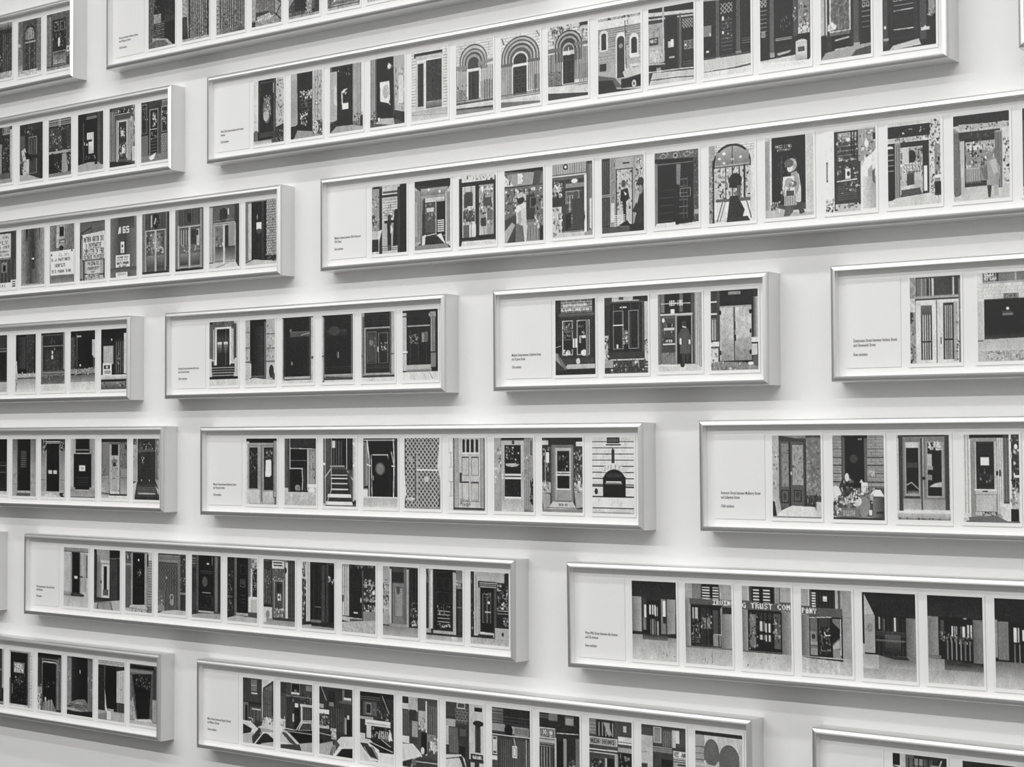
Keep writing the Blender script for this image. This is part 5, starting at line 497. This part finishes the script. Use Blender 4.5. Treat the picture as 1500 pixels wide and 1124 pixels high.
def text_mesh(lines, size, pitch):
    """caption lettering as a thin mesh"""
    bm = bmesh.new()
    for i, t in enumerate(lines):
        if not t: continue
        cu = bpy.data.curves.new('t', 'FONT'); cu.body = t; cu.size = size; cu.extrude = .00012; cu.resolution_u = 2; cu.offset = .00022
        ob = bpy.data.objects.new('t', cu); COL.objects.link(ob)
        bpy.context.view_layer.update()
        me = bpy.data.meshes.new_from_object(ob.evaluated_get(bpy.context.evaluated_depsgraph_get()))
        me.transform(__import__('mathutils').Matrix(((1, 0, 0, 0), (0, 0, -1, 0), (0, 1, 0, -i * pitch), (0, 0, 0, 1))))
        bm.from_mesh(me); bpy.data.meshes.remove(me); bpy.data.objects.remove(ob); bpy.data.curves.remove(cu)
    me = bpy.data.meshes.new('caption_line'); bm.to_mesh(me); bm.free(); me.materials.append(M['ink'])
    return me

# ---------------------------------------------------------------- the room
def struct(name, bx, m):
    o = box_obj(name, [bx], m); o['kind'] = 'structure'; return o
struct('wall_back', (RX0, RX1, 0, .25, 0, CEIL), M['wall'])
struct('wall_front', (RX0, RX1, RY - .25, RY, 0, CEIL), M['wall_grey'])
struct('wall_left', (RX0 - .25, RX0, RY - .25, .25, 0, CEIL), M['wall_dark'])
struct('wall_right', (RX1, RX1 + .25, RY - .25, .25, 0, CEIL), M['wall'])
struct('floor', (RX0 - .25, RX1 + .25, RY - .25, .25, -.2, 0), M['floor'])
struct('ceiling', (RX0 - .25, RX1 + .25, RY - .25, .25, CEIL, CEIL + .2), M['ceil'])

# ---------------------------------------------------------------- the framed strips
def rowmean(pr, i):
    return sum(p[i] for p in pr) / len(pr)
YF = -(D - REC + .0)                 # face of the mount board
SKEW = {1: 9.5, 2: 10, 3: 10, 4: 7.5, 5: 8, 6: 5, 7: 1.5, 8: 3, 9: 4, 10: 3.5, 14: -3.5, 16: -3.5, 17: -6, 18: -6.5, 19: -5}
for k, fr_ in FR.items():
    pr = list(fr_['pr']); x0, x1 = fr_['x0'], fr_['x1']
    arts = list(ART.get(k, [])); labs = list(PL.get(k, []))
    zt, zb = (rowmean(pr, 2), rowmean(pr, 3)) if pr else (.128, -.129)
    pitch = .19
    if not pr:                                     # only a corner of this strip is in view
        if k == 15:
            pr = [(x1 - .03 - .155 - pitch * j, x1 - .03 - pitch * j, zt, zb) for j in (3, 2, 1, 0)]
            arts = [ART[11][1], ART[17][5], ART[8][2], ART[7][2]]; x0 = pr[0][0] - .25
        else:
            pr = [(x0 + .24 + pitch * j, x0 + .24 + .155 + pitch * j, zt, zb) for j in range(3)]
            arts = [ART[9][3], ART[10][0], ART[13][2]]; x1 = pr[-1][1] + .03
        labs = []
    if x0 is None:
        x0 = pr[0][0] - .05 - .2
    if x1 is None:
        for j in range(2 if k != 2 else 3):        # the strip runs on past the edge of the view
            l = pr[-1][0] + pitch; pr.append((l, l + .155, zt, zb)); arts.append(arts[-1 - j])
        x1 = pr[-1][1] + .035
    root = bpy.data.objects.new('framed_photo_series', None); COL.objects.link(root)
    root.empty_display_size = .1
    root.location = (fr_['xc'], 0, Z0 + fr_['zc']); root.rotation_euler = (0, -fr_['rot'], 0)
    root['label'] = LAB[k]; root['category'] = 'picture frame'
    root['group'] = 'framed strips of door photographs on the white wall'
    fo = link('frame', moulding(x0, x1), root)
    a_, c_ = x0 + LIP - .0028, x1 - LIP + .0028
    t0_, t1_ = -H/2 + LIP - .0028, H/2 - LIP + .0028; sy = (-D + .0092, YF - .0001)
    box_obj('spacer', [(a_, a_ + .0026, *sy, t0_, t1_), (c_ - .0026, c_, *sy, t0_, t1_), (a_ + .0027, c_ - .0027, *sy, t0_, t0_ + .0026), (a_ + .0027, c_ - .0027, *sy, t1_ - .0026, t1_)], M['mount'], root)
    box_obj('mount_board', [(x0 + LIP - .0028, x1 - LIP + .0028, YF, YF + .004, -H/2 + LIP - .0028, H/2 - LIP + .0028)], M['mount'], root)
    box_obj('glass', [(x0 + LIP + .0002, x1 - LIP - .0002, -D + .0065, -D + .0085, -H/2 + LIP + .0002, H/2 - LIP - .0002)], M['glass'], root)
    for j, (a, b_, t_, bo) in enumerate(pr):
        t_ = .5 * t_ + .5 * zt; bo = .5 * bo + .5 * zb
        wx = fr_['xc'] + (a + b_) / 2
        nx = int(np.interp(wx, [-6.2, -1.4], [50, 104])); ny = int(np.interp(wx, [-6.2, -1.4], [108, 152]))
        me = photo_mesh(b_ - a, t_ - bo, arts[j], nx, ny, k * 31 + j, SKEW.get(k, 0))
        po = link('photograph', me, root, ((a + b_) / 2, YF - .0030, (t_ + bo) / 2))
        if j < len(labs) and labs[j]: po['label'] = labs[j]
    if fr_['card'] or k in (15, 20):
        c = fr_['card'] or ((x0 + .04, x0 + .21))
        if k == 15: c = (x0 + .04, x0 + .21)
        co = box_obj('caption_card', [(c[0], c[1], 0, .0014, zb - .008, zt + .004)], M['card'], root, (0, YF - .0022, 0))
        ca = CAP.get(k)
        if ca:
            sc = None
            for li, t in enumerate(ca):
                if not t: continue
                me = text_mesh([t], .0138, 0)
                if sc is None:
                    xs_ = [v.co.x for v in me.vertices]; sc = CW.get(k, .62) * (c[1] - c[0]) / (max(xs_) - min(xs_))
                for v in me.vertices: v.co.x *= sc
                link('caption_line', me, co, (c[0] + .13 * (c[1] - c[0]), -.0002, zt - .725 * (zt - zb) - li * .0142))

# ---------------------------------------------------------------- ceiling lamps: unseen key row, with middle and back rows added as fill
def lamp_row(y, xs, length, power, size_y):
    for x in xs:
        root = bpy.data.objects.new('linear_ceiling_lamp', None); COL.objects.link(root); root.location = (x, y, CEIL - .35)
        root['category'] = 'ceiling lamp'; root['group'] = 'linear lamps hung under the gallery ceiling'
        root['label'] = 'white linear lamp from the unseen key row and added fill rows under the ceiling'
        box_obj('housing', [(-length/2, length/2, -.07, .07, .02, .09)], M['lamp'], root)
        box_obj('diffuser', [(-length/2 + .01, length/2 - .01, -.06, .06, .008, .019)], M['diff'], root)
        box_obj('hanger', [(-length/2 + .2, -length/2 + .21, -.005, .005, .09, .35), (length/2 - .21, length/2 - .2, -.005, .005, .09, .35)], M['lamp'], root)
        L = bpy.data.lights.new('lamp_light', 'AREA'); L.shape = 'RECTANGLE'; L.size = length; L.size_y = size_y
        L.energy = power; L.color = (1, .996, .988)
        lo = bpy.data.objects.new('lamp_light', L); COL.objects.link(lo); lo.parent = root; lo.location = (0, 0, 0)
lamp_row(-2.6, [-4.7, -2.1, .5], 2.4, KEY, .25)
lamp_row(-4.6, [-8.6, -6.0, -3.4, -.8, 1.8], 2.4, MID, .3)  # middle row added as fill to soften shadows under the frames
lamp_row(-7.2, [-9.6, -7.0, -4.4, -1.8, .8], 2.4, FILL, .3)  # back row added as fill to raise the ambient light

w = bpy.data.worlds.new('world'); scene.world = w; w.use_nodes = True
w.node_tree.nodes['Background'].inputs['Color'].default_value = (.8, .8, .8, 1)
w.node_tree.nodes['Background'].inputs['Strength'].default_value = .2

# ---------------------------------------------------------------- camera
cam = bpy.data.cameras.new('camera'); co = bpy.data.objects.new('camera', cam); COL.objects.link(co)
from mathutils import Matrix
f_, cx_, cy_, yaw, pit, rol = CAMP[:6]
cs, sn = math.cos(yaw), math.sin(yaw); cp, sp = math.cos(pit), math.sin(pit); cr, sr = math.cos(rol), math.sin(rol)
R0 = np.array([[cs, sn, 0], [0, 0, 1.], [-sn, cs, 0]])
R1 = np.array([[1, 0, 0], [0, cp, -sp], [0, sp, cp]])
R2 = np.array([[cr, sr, 0], [-sr, cr, 0], [0, 0, 1.]])
R = R2 @ R1 @ R0                                    # rows: right, up, forward
Mx = Matrix(((R[0][0], R[1][0], -R[2][0], 0), (R[0][1], R[1][1], -R[2][1], -CAMP[6]), (R[0][2], R[1][2], -R[2][2], Z0 + CAMP[7]), (0, 0, 0, 1)))
co.matrix_world = Mx
cam.sensor_fit = 'HORIZONTAL'; cam.sensor_width = 36; cam.lens = f_ * 36 / 1500
cam.shift_x = -(cx_ - 750) / 1500; cam.shift_y = (cy_ - 562) / 1500
cam.clip_start = .05; cam.clip_end = 60
scene.camera = co

vs = scene.view_settings
vs.view_transform = 'Standard'; vs.look = 'None'; vs.gamma = 1; vs.use_curve_mapping = False
vs.exposure = EXPO
